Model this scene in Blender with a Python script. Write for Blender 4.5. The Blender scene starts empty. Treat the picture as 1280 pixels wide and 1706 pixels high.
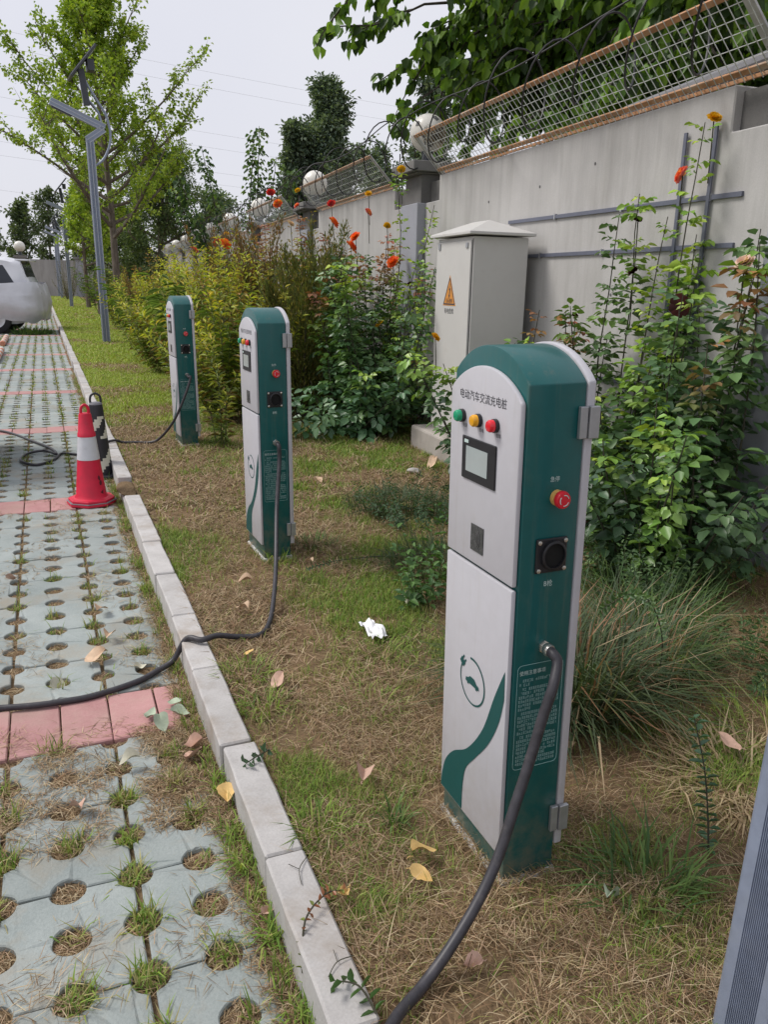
import bpy, bmesh, math, random
import numpy as np
from mathutils import Matrix, Vector, noise as mnoise
PI = math.pi
R = math.radians
random.seed(7)
RNG = np.random.default_rng(7)
SC = bpy.context.scene
COL = SC.collection

# ------------------------------------------------------------------ camera
cam_d = bpy.data.cameras.new('camera')
cam = bpy.data.objects.new('camera', cam_d)
COL.objects.link(cam)
SC.camera = cam
FPX, HPX, WPX = 1330.0, 1706.0, 1280.0
cam_d.sensor_fit = 'VERTICAL'
cam_d.sensor_height = 24.0
cam_d.lens = FPX / HPX * 24.0
cam_d.clip_start = 0.05
cam_d.clip_end = 3000
_d = Vector(((66 - WPX / 2) / FPX, -(464 - HPX / 2) / FPX, -1.0)).normalized()
_up = Vector((math.sin(R(1.2)), math.cos(R(1.2)), 0))
_z = (_up + Vector((0, 0, -(_up.dot(_d)) / _d.z))).normalized()
_x = _d.cross(_z)
cam.matrix_world = Matrix.Translation((0, 0, 1.6)) @ Matrix((_x, _d, _z)).to_4x4()

# ------------------------------------------------------------------ sky and sun
SUN_EL, SUN_AZ = R(52), R(-58)          # azimuth from +Y towards +X
world = bpy.data.worlds.new('World')
SC.world = world
world.use_nodes = True
wn = world.node_tree
wn.nodes.clear()
w_out = wn.nodes.new('ShaderNodeOutputWorld')
w_sky = wn.nodes.new('ShaderNodeTexSky')
w_sky.sky_type = 'NISHITA'
w_sky.sun_disc = False
w_sky.sun_elevation = SUN_EL
w_sky.sun_rotation = SUN_AZ
w_sky.air_density = 1.0
w_sky.dust_density = 4.0
w_bg = wn.nodes.new('ShaderNodeBackground')
w_bg.inputs['Strength'].default_value = 0.07
w_cl = wn.nodes.new('ShaderNodeBackground')
w_cl.inputs['Color'].default_value = (0.875, 0.88, 0.955, 1)
w_cl.inputs['Strength'].default_value = 0.555
w_mix = wn.nodes.new('ShaderNodeMixShader')
w_mix.inputs[0].default_value = 0.88     # thin even cloud over the blue
w_tc = wn.nodes.new('ShaderNodeTexCoord')
w_no = wn.nodes.new('ShaderNodeTexNoise')
w_no.inputs['Scale'].default_value = 2.2
w_no.inputs['Detail'].default_value = 4
w_ra = wn.nodes.new('ShaderNodeValToRGB')
w_ra.color_ramp.elements[0].position, w_ra.color_ramp.elements[0].color = 0.3, (0.84, 0.845, 0.93, 1)
w_ra.color_ramp.elements[1].position, w_ra.color_ramp.elements[1].color = 0.7, (0.915, 0.915, 0.975, 1)
wn.links.new(w_tc.outputs['Generated'], w_no.inputs['Vector'])
wn.links.new(w_no.outputs['Fac'], w_ra.inputs[0])
wn.links.new(w_ra.outputs[0], w_cl.inputs['Color'])
wn.links.new(w_sky.outputs[0], w_bg.inputs[0])
wn.links.new(w_bg.outputs[0], w_mix.inputs[1])
wn.links.new(w_cl.outputs[0], w_mix.inputs[2])
wn.links.new(w_mix.outputs[0], w_out.inputs[0])

sun_d = bpy.data.lights.new('sun', 'SUN')
sun_d.energy = 1.5
sun_d.angle = R(20)
sun_d.color = (1.0, 0.96, 0.9)
sun = bpy.data.objects.new('sun', sun_d)
COL.objects.link(sun)
_sd = Vector((math.sin(SUN_AZ) * math.cos(SUN_EL), math.cos(SUN_AZ) * math.cos(SUN_EL), math.sin(SUN_EL)))
sun.rotation_euler = (-_sd).to_track_quat('-Z', 'Y').to_euler()

SC.view_settings.view_transform = 'Standard'
SC.view_settings.look = 'None'
SC.view_settings.exposure = 0.78
SC.view_settings.gamma = 1.0
SC.view_settings.use_curve_mapping = False
SC.render.engine = 'CYCLES'
SC.cycles.use_denoising = True
SC.cycles.max_bounces = 6
SC.cycles.diffuse_bounces = 3
SC.cycles.glossy_bounces = 3
SC.cycles.transparent_max_bounces = 8

# ------------------------------------------------------------------ helpers
def props(o, label=None, cat=None, group=None, kind=None):
    if label: o['label'] = label
    if cat: o['category'] = cat
    if group: o['group'] = group
    if kind: o['kind'] = kind
    return o

def empty(name, loc=(0, 0, 0), rz=0.0):
    o = bpy.data.objects.new(name, None)
    o.empty_display_size = 0.1
    COL.objects.link(o)
    o.location = loc
    o.rotation_euler = (0, 0, rz)
    return o

def link(name, me, parent=None):
    o = bpy.data.objects.new(name, me)
    COL.objects.link(o)
    if parent is not None: o.parent = parent
    return o

def copy_tree(o, parent=None):
    c = o.copy()
    COL.objects.link(c)
    c.parent = parent
    for ch in o.children: copy_tree(ch, c)
    return c

class MB:
    def __init__(s): s.v, s.f, s.m = [], [], []
    def add(s, vs, fs, mi=0):
        b = len(s.v)
        s.v += [tuple(p) for p in vs]
        for f in fs:
            s.f.append([b + i for i in f]); s.m.append(mi)
        return s
    def box(s, x0, x1, y0, y1, z0, z1, mi=0):
        return s.add([(x0, y0, z0), (x1, y0, z0), (x1, y1, z0), (x0, y1, z0), (x0, y0, z1), (x1, y0, z1), (x1, y1, z1), (x0, y1, z1)],
                     [(0, 3, 2, 1), (4, 5, 6, 7), (0, 1, 5, 4), (1, 2, 6, 5), (2, 3, 7, 6), (3, 0, 4, 7)], mi)
    def bar(s, a, b, w, h, up=(0, 0, 1), mi=0):
        a, b = Vector(a), Vector(b); d = (b - a).normalized(); up = Vector(up)
        x = d.cross(up).normalized() * (w / 2); y = x.cross(d).normalized() * (h / 2)
        vs = [p + sx * x + sy * y for p in (a, b) for sx, sy in ((-1, -1), (1, -1), (1, 1), (-1, 1))]
        return s.add(vs, [(3, 2, 1, 0), (4, 5, 6, 7), (0, 1, 5, 4), (1, 2, 6, 5), (2, 3, 7, 6), (3, 0, 4, 7)], mi)
    def prism(s, poly, a, b, axis='x', mi=0):
        """poly: 2d points; axis x -> (y,z), y -> (x,z), z -> (x,y)"""
        def P(p, t): return (t, p[0], p[1]) if axis == 'x' else (p[0], t, p[1]) if axis == 'y' else (p[0], p[1], t)
        n = len(poly)
        vs = [P(p, a) for p in poly] + [P(p, b) for p in poly]
        fs = [tuple(range(n - 1, -1, -1)), tuple(range(n, 2 * n))] + [(i, (i + 1) % n, n + (i + 1) % n, n + i) for i in range(n)]
        return s.add(vs, fs, mi)
    def tube(s, pts, rad, n=8, mi=0, cap=True):
        pts = [Vector(p) for p in pts]; k = len(pts)
        if not hasattr(rad, '__len__'): rad = [rad] * k
        t0 = (pts[1] - pts[0]).normalized()
        x = t0.orthogonal().normalized()
        vs, fs = [], []
        for i, p in enumerate(pts):
            t = (pts[min(i + 1, k - 1)] - pts[max(i - 1, 0)])
            t = t.normalized() if t.length > 1e-9 else t0
            x = (x - t * x.dot(t)).normalized(); y = t.cross(x)
            for j in range(n):
                a = 2 * PI * j / n
                vs.append(p + (x * math.cos(a) + y * math.sin(a)) * rad[i])
        for i in range(k - 1):
            for j in range(n):
                fs.append((i * n + j, i * n + (j + 1) % n, (i + 1) * n + (j + 1) % n, (i + 1) * n + j))
        if cap:
            fs.append(tuple(range(n - 1, -1, -1))); fs.append(tuple((k - 1) * n + j for j in range(n)))
        return s.add(vs, fs, mi)
    def lathe(s, prof, c=(0, 0, 0), axis='z', n=24, mi=0):
        """prof: (r, h) list along axis"""
        c = Vector(c); vs, fs = [], []
        def P(r, h, a):
            u, w = r * math.cos(a), r * math.sin(a)
            return c + (Vector((u, w, h)) if axis == 'z' else Vector((h, u, w)) if axis == 'x' else Vector((w, h, u)))
        for r, h in prof:
            for j in range(n): vs.append(P(max(r, 1e-5), h, 2 * PI * j / n))
        k = len(prof)
        for i in range(k - 1):
            for j in range(n): fs.append((i * n + j, i * n + (j + 1) % n, (i + 1) * n + (j + 1) % n, (i + 1) * n + j))
        fs.append(tuple(range(n - 1, -1, -1))); fs.append(tuple((k - 1) * n + j for j in range(n)))
        return s.add(vs, fs, mi)
    def mesh(s, name, mats, smooth=False, bevel=0.0, seg=2, angle=35):
        me = bpy.data.meshes.new(name)
        me.from_pydata(s.v, [], s.f)
        me.polygons.foreach_set('material_index', s.m)
        bm = bmesh.new(); bm.from_mesh(me)
        bmesh.ops.recalc_face_normals(bm, faces=bm.faces)
        if bevel > 0:
            es = [e for e in bm.edges if len(e.link_faces) == 2 and e.calc_face_angle(0) > R(angle)]
            bmesh.ops.bevel(bm, geom=es, offset=bevel, segments=seg, profile=0.5, affect='EDGES', clamp_overlap=True)
        bm.to_mesh(me); bm.free()
        for m in (mats if isinstance(mats, (list, tuple)) else [mats]): me.materials.append(m)
        if smooth:
            me.polygons.foreach_set('use_smooth', [True] * len(me.polygons))
            try: me.set_sharp_from_angle(angle=R(40))
            except Exception: pass
        return me
    def build(s, name, mats, parent=None, **k):
        return link(name, s.mesh(name, mats, **k), parent)

# ------------------------------------------------------------------ materials
MATS = {}
def newmat(name):
    m = bpy.data.materials.new(name); m.use_nodes = True
    nt = m.node_tree; nt.nodes.clear()
    out = nt.nodes.new('ShaderNodeOutputMaterial'); b = nt.nodes.new('ShaderNodeBsdfPrincipled')
    nt.links.new(b.outputs[0], out.inputs[0])
    MATS[name] = m
    return m, nt, b, out

def N(nt, t, **k):
    n = nt.nodes.new(t)
    for a, v in k.items(): setattr(n, a, v)
    return n

def ramp(nt, src, stops):
    r = N(nt, 'ShaderNodeValToRGB')
    el = r.color_ramp.elements
    el[0].position, el[0].color = stops[0][0], (*stops[0][1], 1)
    el[1].position, el[1].color = stops[-1][0], (*stops[-1][1], 1)
    for p, c in stops[1:-1]:
        e = el.new(p); e.color = (*c, 1)
    nt.links.new(src, r.inputs[0])
    return r.outputs[0]

def noise_tex(nt, scale, detail=4, rough=0.55, coord='pos', stretch=None):
    if coord == 'pos':
        g = N(nt, 'ShaderNodeNewGeometry'); v = g.outputs['Position']
    else:
        g = N(nt, 'ShaderNodeTexCoord'); v = g.outputs['Object']
    if stretch:
        mp = N(nt, 'ShaderNodeMapping'); mp.inputs['Scale'].default_value = stretch
        nt.links.new(v, mp.inputs[0]); v = mp.outputs[0]
    n = N(nt, 'ShaderNodeTexNoise')
    n.inputs['Scale'].default_value = scale; n.inputs['Detail'].default_value = detail; n.inputs['Roughness'].default_value = rough
    nt.links.new(v, n.inputs['Vector'])
    return n.outputs['Fac']

def mixc(nt, fac, a, b, mode='MIX'):
    m = N(nt, 'ShaderNodeMix', data_type='RGBA', blend_type=mode)
    for sock, val in ((m.inputs[0], fac), (m.inputs[6], a), (m.inputs[7], b)):
        if hasattr(val, 'links') or hasattr(val, 'is_linked'): nt.links.new(val, sock)
        elif isinstance(val, (int, float)): sock.default_value = val
        else: sock.default_value = (*val, 1)
    return m.outputs[2]

def bump(nt, b, src, strength=0.3, dist=0.01):
    bp = N(nt, 'ShaderNodeBump'); bp.inputs['Strength'].default_value = strength; bp.inputs['Distance'].default_value = dist
    nt.links.new(src, bp.inputs['Height']); nt.links.new(bp.outputs[0], b.inputs['Normal'])

def flat(name, col, rough=0.5, metal=0.0, var=0.06, scale=30, spec=0.5, dirt=None, coat=0.0, bmp=0.0, coord='obj', splash=None):
    """paint-like material with slight mottling and optional dirt"""
    m, nt, b, out = newmat(name)
    f = noise_tex(nt, scale, coord=coord)
    c = ramp(nt, f, [(0.3, tuple(x * (1 - var) for x in col)), (0.7, tuple(min(1, x * (1 + var)) for x in col))])
    if dirt:
        f2 = noise_tex(nt, dirt[2], 6, 0.65, coord=coord)
        fr = ramp(nt, f2, [(dirt[3], (0, 0, 0)), (min(1, dirt[3] + 0.22), (1, 1, 1))])
        fm = N(nt, 'ShaderNodeMath', operation='MULTIPLY'); fm.inputs[1].default_value = dirt[1]
        nt.links.new(fr, fm.inputs[0])
        c = mixc(nt, fm.outputs[0], c, dirt[0])
    if splash:      # mud thrown up from the ground and thin rain streaks
        tc = N(nt, 'ShaderNodeTexCoord'); sx = N(nt, 'ShaderNodeSeparateXYZ'); nt.links.new(tc.outputs['Object'], sx.inputs[0])
        mr = N(nt, 'ShaderNodeMapRange'); mr.inputs[1].default_value = 0.0; mr.inputs[2].default_value = splash[2]; mr.inputs[3].default_value = 1.0; mr.inputs[4].default_value = 0.0
        nt.links.new(sx.outputs['Z'], mr.inputs[0])
        f5 = noise_tex(nt, 22, 7, 0.7, coord=coord)
        ml = N(nt, 'ShaderNodeMath', operation='MULTIPLY'); nt.links.new(mr.outputs[0], ml.inputs[0]); nt.links.new(ramp(nt, f5, [(0.38, (0, 0, 0)), (0.62, (1, 1, 1))]), ml.inputs[1])
        m2 = N(nt, 'ShaderNodeMath', operation='MULTIPLY'); m2.inputs[1].default_value = splash[1]; nt.links.new(ml.outputs[0], m2.inputs[0])
        c = mixc(nt, m2.outputs[0], c, splash[0])
        f6 = noise_tex(nt, 5, 6, 0.7, coord=coord, stretch=(9, 9, 0.5))
        m3 = N(nt, 'ShaderNodeMath', operation='MULTIPLY'); m3.inputs[1].default_value = 0.22; nt.links.new(ramp(nt, f6, [(0.55, (0, 0, 0)), (0.75, (1, 1, 1))]), m3.inputs[0])
        c = mixc(nt, m3.outputs[0], c, splash[0])
    nt.links.new(c, b.inputs['Base Color'])
    rr = N(nt, 'ShaderNodeMapRange'); rr.inputs[3].default_value = max(0.02, rough - 0.07); rr.inputs[4].default_value = min(1, rough + 0.1)
    nt.links.new(f, rr.inputs[0]); nt.links.new(rr.outputs[0], b.inputs['Roughness'])
    b.inputs['Metallic'].default_value = metal
    b.inputs['Specular IOR Level'].default_value = spec
    if coat: b.inputs['Coat Weight'].default_value = coat; b.inputs['Coat Roughness'].default_value = 0.08
    if bmp: bump(nt, b, f, bmp, 0.004)
    return m

def foliage(name, rough=0.5, trans=0.3, spec=0.35):
    m, nt, b, out = newmat(name)
    a = N(nt, 'ShaderNodeAttribute', attribute_name='Col')
    nt.links.new(a.outputs['Color'], b.inputs['Base Color'])
    b.inputs['Roughness'].default_value = rough
    b.inputs['Specular IOR Level'].default_value = spec
    tr = N(nt, 'ShaderNodeBsdfTranslucent')
    nt.links.new(mixc(nt, 1.0, a.outputs['Color'], (1.25, 1.3, 0.55), 'MULTIPLY'), tr.inputs[0])
    mx = N(nt, 'ShaderNodeMixShader'); mx.inputs[0].default_value = trans
    nt.links.new(b.outputs[0], mx.inputs[1]); nt.links.new(tr.outputs[0], mx.inputs[2])
    nt.links.new(mx.outputs[0], out.inputs[0])
    return m

LEAF = foliage('leaf_green')
GLOSSLEAF = foliage('leaf_glossy', 0.38, 0.2, 0.5)
BLADE = foliage('grass_blade', 0.6, 0.25, 0.25)
PETAL = foliage('flower_petal', 0.6, 0.35, 0.2)

def concrete(name, c0, c1, scale=6, stain=(0.2, 0.18, 0.15), st=0.5, drip=False, bmp=0.25, streak=0.0):
    m, nt, b, out = newmat(name)
    f = noise_tex(nt, scale, 6, 0.6)
    c = ramp(nt, f, [(0.3, c0), (0.7, c1)])
    f3 = noise_tex(nt, 140, 3, 0.6)
    c = mixc(nt, 0.25, c, ramp(nt, f3, [(0.3, tuple(x * 0.72 for x in c0)), (0.65, c1)]))
    f2 = noise_tex(nt, 2.2, 7, 0.68, stretch=(1, 1, 0.16) if drip else None)
    fr = ramp(nt, f2, [(0.5, (0, 0, 0)), (0.72, (1, 1, 1))])
    fm = N(nt, 'ShaderNodeMath', operation='MULTIPLY'); fm.inputs[1].default_value = st
    nt.links.new(fr, fm.inputs[0])
    c = mixc(nt, fm.outputs[0], c, stain)
    if drip and streak:
        f7 = noise_tex(nt, 3.0, 6, 0.7, stretch=(1, 1.6, 0.06))
        g7 = N(nt, 'ShaderNodeNewGeometry'); s7 = N(nt, 'ShaderNodeSeparateXYZ'); nt.links.new(g7.outputs['Position'], s7.inputs[0])
        r7 = N(nt, 'ShaderNodeMapRange'); r7.inputs[1].default_value = 1.5; r7.inputs[2].default_value = 2.75; nt.links.new(s7.outputs['Z'], r7.inputs[0])
        l7 = N(nt, 'ShaderNodeMath', operation='MULTIPLY'); nt.links.new(r7.outputs[0], l7.inputs[0]); nt.links.new(ramp(nt, f7, [(0.42, (0, 0, 0)), (0.68, (1, 1, 1))]), l7.inputs[1])
        k7 = N(nt, 'ShaderNodeMath', operation='MULTIPLY'); k7.inputs[1].default_value = streak; nt.links.new(l7.outputs[0], k7.inputs[0])
        c = mixc(nt, k7.outputs[0], c, tuple(x * .5 for x in c0))
    oi = N(nt, 'ShaderNodeObjectInfo')
    rr = N(nt, 'ShaderNodeMapRange'); rr.inputs[3].default_value = 0.88; rr.inputs[4].default_value = 1.08
    nt.links.new(oi.outputs['Random'], rr.inputs[0])
    cc = N(nt, 'ShaderNodeCombineColor')
    for i in range(3): nt.links.new(rr.outputs[0], cc.inputs[i])
    c = mixc(nt, 1.0, c, cc.outputs[0], 'MULTIPLY')
    nt.links.new(c, b.inputs['Base Color'])
    b.inputs['Roughness'].default_value = 0.85
    b.inputs['Specular IOR Level'].default_value = 0.25
    bump(nt, b, f3, bmp, 0.004)
    return m

M_KERB = concrete('kerb_concrete', (0.40, 0.385, 0.375), (0.53, 0.515, 0.505), 9, (0.27, 0.21, 0.15), 0.85)
M_PAVER = concrete('paver_green_grey', (0.25, 0.285, 0.28), (0.36, 0.395, 0.385), 4, (0.31, 0.265, 0.2), 0.9, bmp=0.5)
M_BRICK = concrete('brick_red', (0.40, 0.20, 0.20), (0.50, 0.285, 0.275), 9, (0.42, 0.34, 0.27), 0.5)
M_WALL = concrete('wall_render', (0.41, 0.40, 0.39), (0.495, 0.485, 0.475), 1.6, (0.24, 0.23, 0.21), 0.6, drip=True, bmp=0.2, streak=0.42)
M_PILLAR = concrete('pillar_render', (0.31, 0.32, 0.36), (0.37, 0.38, 0.42), 2.0, (0.3, 0.3, 0.32), 0.4, drip=True, bmp=0.1)
M_CAP = concrete('cap_concrete', (0.15, 0.148, 0.145), (0.23, 0.225, 0.22), 4, (0.15, 0.14, 0.13), 0.6)
M_NOTCH = concrete('raw_concrete', (0.11, 0.108, 0.105), (0.17, 0.165, 0.16), 4, (0.14, 0.13, 0.12), 0.6)
M_PLINTH = concrete('plinth_concrete', (0.36, 0.33, 0.3), (0.5, 0.46, 0.42), 6, (0.22, 0.18, 0.14), 0.7, drip=True, bmp=0.4)
M_FOOT = concrete('footing_concrete', (0.5, 0.5, 0.5), (0.66, 0.66, 0.65), 20, (0.3, 0.26, 0.2), 0.6)

def soil(name, cols, scale=9):
    m, nt, b, out = newmat(name)
    f = noise_tex(nt, scale, 8, 0.7)
    c = ramp(nt, f, cols)
    f3 = noise_tex(nt, 90, 5, 0.7)
    c = mixc(nt, 0.45, c, ramp(nt, f3, [(0.35, (0.06, 0.045, 0.03)), (0.65, (0.33, 0.24, 0.14))]))
    nt.links.new(c, b.inputs['Base Color']); b.inputs['Roughness'].default_value = 0.95
    b.inputs['Specular IOR Level'].default_value = 0.1
    bump(nt, b, f3, 0.6, 0.012)
    return m
M_SOIL = soil('soil_brown', [(0.3, (0.10, 0.07, 0.042)), (0.55, (0.2, 0.135, 0.078)), (0.75, (0.25, 0.16, 0.095))], 5)
M_LAWN = soil('lawn_soil', [(0.3, (0.11, 0.075, 0.045)), (0.5, (0.2, 0.13, 0.075)), (0.75, (0.25, 0.15, 0.092))], 3)
M_GROUND = soil('ground_far', [(0.3, (0.10, 0.13, 0.05)), (0.5, (0.16, 0.17, 0.07)), (0.75, (0.2, 0.19, 0.1))], 0.4)

M_WHITE = flat('panel_white', (0.49, 0.485, 0.52), 0.38, var=0.025, dirt=((0.36, 0.33, 0.3), 0.2, 9, 0.55), splash=((0.3, 0.27, 0.22), 0.4, 0.35))
M_TEAL = flat('body_teal', (0.0, 0.088, 0.088), 0.36, var=0.06, dirt=((0.2, 0.18, 0.13), 0.12, 14, 0.56), spec=0.5, coat=0.12, splash=((0.2, 0.17, 0.12), 0.6, 0.3))
M_PRINT = flat('print_teal', (0.003, 0.07, 0.068), 0.5, var=0.02)
M_INK = flat('print_ink', (0.05, 0.05, 0.06), 0.6, var=0.02)
M_INKW = flat('print_white', (0.5, 0.62, 0.6), 0.6, var=0.02)
M_INKDIM = flat('print_pale', (0.26, 0.42, 0.41), 0.6, var=0.1, scale=200)
M_BLACK = flat('black_plastic', (0.014, 0.014, 0.017), 0.38, var=0.1)
M_GREY_M = flat('hinge_grey', (0.4, 0.41, 0.43), 0.35, 0.6, var=0.08)
M_STEEL = flat('bolt_steel', (0.62, 0.6, 0.56), 0.25, 0.9, var=0.1, scale=80)
M_SCREEN = flat('screen_grey', (0.36, 0.41, 0.41), 0.12, var=0.05, scale=12)
M_READER = flat('reader_dark', (0.05, 0.05, 0.05), 0.25, var=0.3, scale=60)
M_LGREEN = flat('lamp_green', (0.0, 0.3, 0.14), 0.2, var=0.1, coat=0.4)
M_LYELL = flat('lamp_yellow', (0.75, 0.36, 0.01), 0.2, var=0.1, coat=0.4)
M_LRED = flat('lamp_red', (0.72, 0.01, 0.025), 0.2, var=0.1, coat=0.4)
M_ESTOP = flat('stop_red', (0.62, 0.015, 0.03), 0.3, var=0.06)
M_COLLAR = flat('collar_yellow', (0.7, 0.42, 0.12), 0.45, var=0.06)
M_CABLE = flat('cable_rubber', (0.035, 0.033, 0.04), 0.45, var=0.25, scale=40, dirt=((0.25, 0.22, 0.2), 0.18, 25, 0.55))
M_CABBODY = flat('cabinet_paint', (0.56, 0.55, 0.53), 0.42, var=0.03, scale=5, dirt=((0.33, 0.29, 0.24), 0.25, 5, 0.55))
M_SEAM = flat('seam_dark', (0.12, 0.12, 0.12), 0.6)
M_SIGNO = flat('sign_orange', (0.62, 0.26, 0.05), 0.5, var=0.1)
M_CONER = flat('cone_red', (0.60, 0.010, 0.045), 0.5, var=0.1, scale=12, dirt=((0.16, 0.03, 0.03), 0.5, 9, 0.58))
M_CONEW = flat('reflective_white', (0.62, 0.63, 0.67), 0.3, var=0.05, dirt=((0.3, 0.28, 0.26), 0.25, 16, 0.55))
M_CONEG = flat('tape_grey', (0.2, 0.2, 0.22), 0.6)
M_CONEB = flat('cone_black', (0.025, 0.026, 0.032), 0.5, var=0.15)
M_CONEY = flat('stripe_pale', (0.6, 0.6, 0.5), 0.5)
M_LAMPP = flat('lamp_paint', (0.24, 0.28, 0.37), 0.42, 0.15, var=0.08, dirt=((0.32, 0.34, 0.37), 0.4, 3, 0.5))
M_LAMPL = flat('lamp_edge_glint', (0.42, 0.45, 0.5), 0.45, 0.3, var=0.1)  # pale colour painting the glint along lamp post edges
M_LAMPD = flat('lamp_dark', (0.05, 0.055, 0.065), 0.35, 0.3)
M_PANEL = flat('solar_cell', (0.02, 0.025, 0.05), 0.15)
M_RUST = flat('rust_rail', (0.42, 0.22, 0.11), 0.8, var=0.3, scale=14, dirt=((0.45, 0.41, 0.35), 0.9, 5, 0.5), coord='pos')
M_WIRE = flat('wire_galvanised', (0.58, 0.6, 0.57), 0.5, 0.4, var=0.2, scale=20)
M_GALV = flat('bracket_galvanised', (0.46, 0.46, 0.46), 0.5, 0.3, var=0.2, scale=6, dirt=((0.36, 0.2, 0.1), 0.5, 8, 0.6))
M_COIL = flat('coil_black', (0.02, 0.02, 0.023), 0.5, var=0.2)
M_GLOBE = flat('globe_glass', (0.72, 0.70, 0.64), 0.3, var=0.05, scale=6, dirt=((0.25, 0.2, 0.13), 0.6, 5, 0.56))
M_STRIP = flat('conduit_grey', (0.12, 0.13, 0.175), 0.5, var=0.08)
M_TISSUE = flat('tissue_white', (0.78, 0.78, 0.8), 0.85, var=0.04)
M_LEAFTAN = flat('leaf_dry_tan', (0.56, 0.40, 0.27), 0.75, var=0.25, scale=25)
M_LEAFPINK = flat('leaf_dry_pink', (0.52, 0.34, 0.26), 0.75, var=0.22, scale=25)
M_LEAFYEL = flat('leaf_dry_yellow', (0.62, 0.42, 0.16), 0.7, var=0.22, scale=25)
M_LEAFGR = flat('leaf_pale_green', (0.36, 0.42, 0.31), 0.7, var=0.2, scale=25)
M_LEAFWHITE = flat('leaf_pale_cream', (0.55, 0.53, 0.42), 0.7, var=0.2, scale=25)
M_CARW = flat('car_white', (0.68, 0.69, 0.74), 0.22, var=0.02, coat=0.6)
M_CARS = flat('car_silver', (0.5, 0.53, 0.57), 0.25, 0.3, var=0.02, coat=0.6)
M_GLASSD = flat('car_glass', (0.02, 0.025, 0.035), 0.06, var=0.05)
M_TYRE = flat('tyre_rubber', (0.02, 0.02, 0.022), 0.8)
M_RIM = flat('rim_alloy', (0.5, 0.51, 0.53), 0.3, 0.7)
M_COVER = flat('cover_silver', (0.56, 0.57, 0.61), 0.3, 0.2, var=0.05, scale=4)
M_TAIL = flat('tail_lamp', (0.4, 0.01, 0.015), 0.2)
M_STOPW = flat('stop_bar_white', (0.55, 0.52, 0.48), 0.7, var=0.2)
M_STOPR = flat('stop_bar_red', (0.5, 0.2, 0.12), 0.7, var=0.2)
M_POWER = flat('power_line', (0.5, 0.5, 0.54), 0.6)
M_STONE = flat('stone_grey', (0.4, 0.38, 0.36), 0.9, var=0.2)

def _crinkle():
    nt = M_COVER.node_tree; b = [n for n in nt.nodes if n.type == 'BSDF_PRINCIPLED'][0]
    f = noise_tex(nt, 1.6, 4, 0.5, coord='obj', stretch=(1, 1, 2.2))
    bump(nt, b, f, 0.35, 0.05)
_crinkle()
def bark(name, c0, c1):
    m, nt, b, out = newmat(name)
    f = noise_tex(nt, 14, 6, 0.65, stretch=(1, 1, 0.25))
    nt.links.new(ramp(nt, f, [(0.3, c0), (0.7, c1)]), b.inputs['Base Color'])
    b.inputs['Roughness'].default_value = 0.9
    bump(nt, b, f, 0.6, 0.02)
    return m
M_BARK = bark('bark_brown', (0.07, 0.055, 0.042), (0.2, 0.165, 0.13))
M_BARKD = bark('bark_dark', (0.035, 0.03, 0.025), (0.1, 0.085, 0.07))
M_STEM = bark('stem_green', (0.05, 0.07, 0.025), (0.12, 0.11, 0.05))
M_STEMD = bark('stem_dark', (0.03, 0.03, 0.02), (0.075, 0.07, 0.045))

# ------------------------------------------------------------------ numpy leaf and noise helpers
_G = RNG.random((256, 256))
def vnoise(x, y):
    xi, yi = np.floor(x).astype(int), np.floor(y).astype(int)
    fx, fy = x - xi, y - yi
    fx, fy = fx * fx * (3 - 2 * fx), fy * fy * (3 - 2 * fy)
    g = lambda a, b: _G[a & 255, b & 255]
    return (g(xi, yi) * (1 - fx) + g(xi + 1, yi) * fx) * (1 - fy) + (g(xi, yi + 1) * (1 - fx) + g(xi + 1, yi + 1) * fx) * fy
def fbm(x, y, o=4):
    t, a, s = 0, 0.5, 0
    for i in range(o):
        t = t + a * vnoise(x * 2 ** i + 17 * i, y * 2 ** i + 31 * i); s += a; a *= 0.5
    return t / s
def nrm(a): return a / np.maximum(np.linalg.norm(a, axis=-1, keepdims=True), 1e-9)

def mesh_np(name, verts, faces, cols, mat, smooth=False):
    """verts (N,3); faces (F,k); cols (N,3)"""
    me = bpy.data.meshes.new(name)
    nv, (nf, k) = len(verts), faces.shape
    me.vertices.add(nv); me.vertices.foreach_set('co', verts.astype(np.float32).ravel())
    me.loops.add(nf * k); me.loops.foreach_set('vertex_index', faces.astype(np.int32).ravel())
    me.polygons.add(nf)
    me.polygons.foreach_set('loop_start', np.arange(0, nf * k, k, dtype=np.int32))
    me.update(calc_edges=True)
    ca = me.color_attributes.new('Col', 'FLOAT_COLOR', 'POINT')
    c4 = np.ones((nv, 4), np.float32); c4[:, :3] = cols
    ca.data.foreach_set('color', c4.ravel())
    me.materials.append(mat)
    if smooth: me.polygons.foreach_set('use_smooth', np.ones(nf, bool))
    return me

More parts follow.
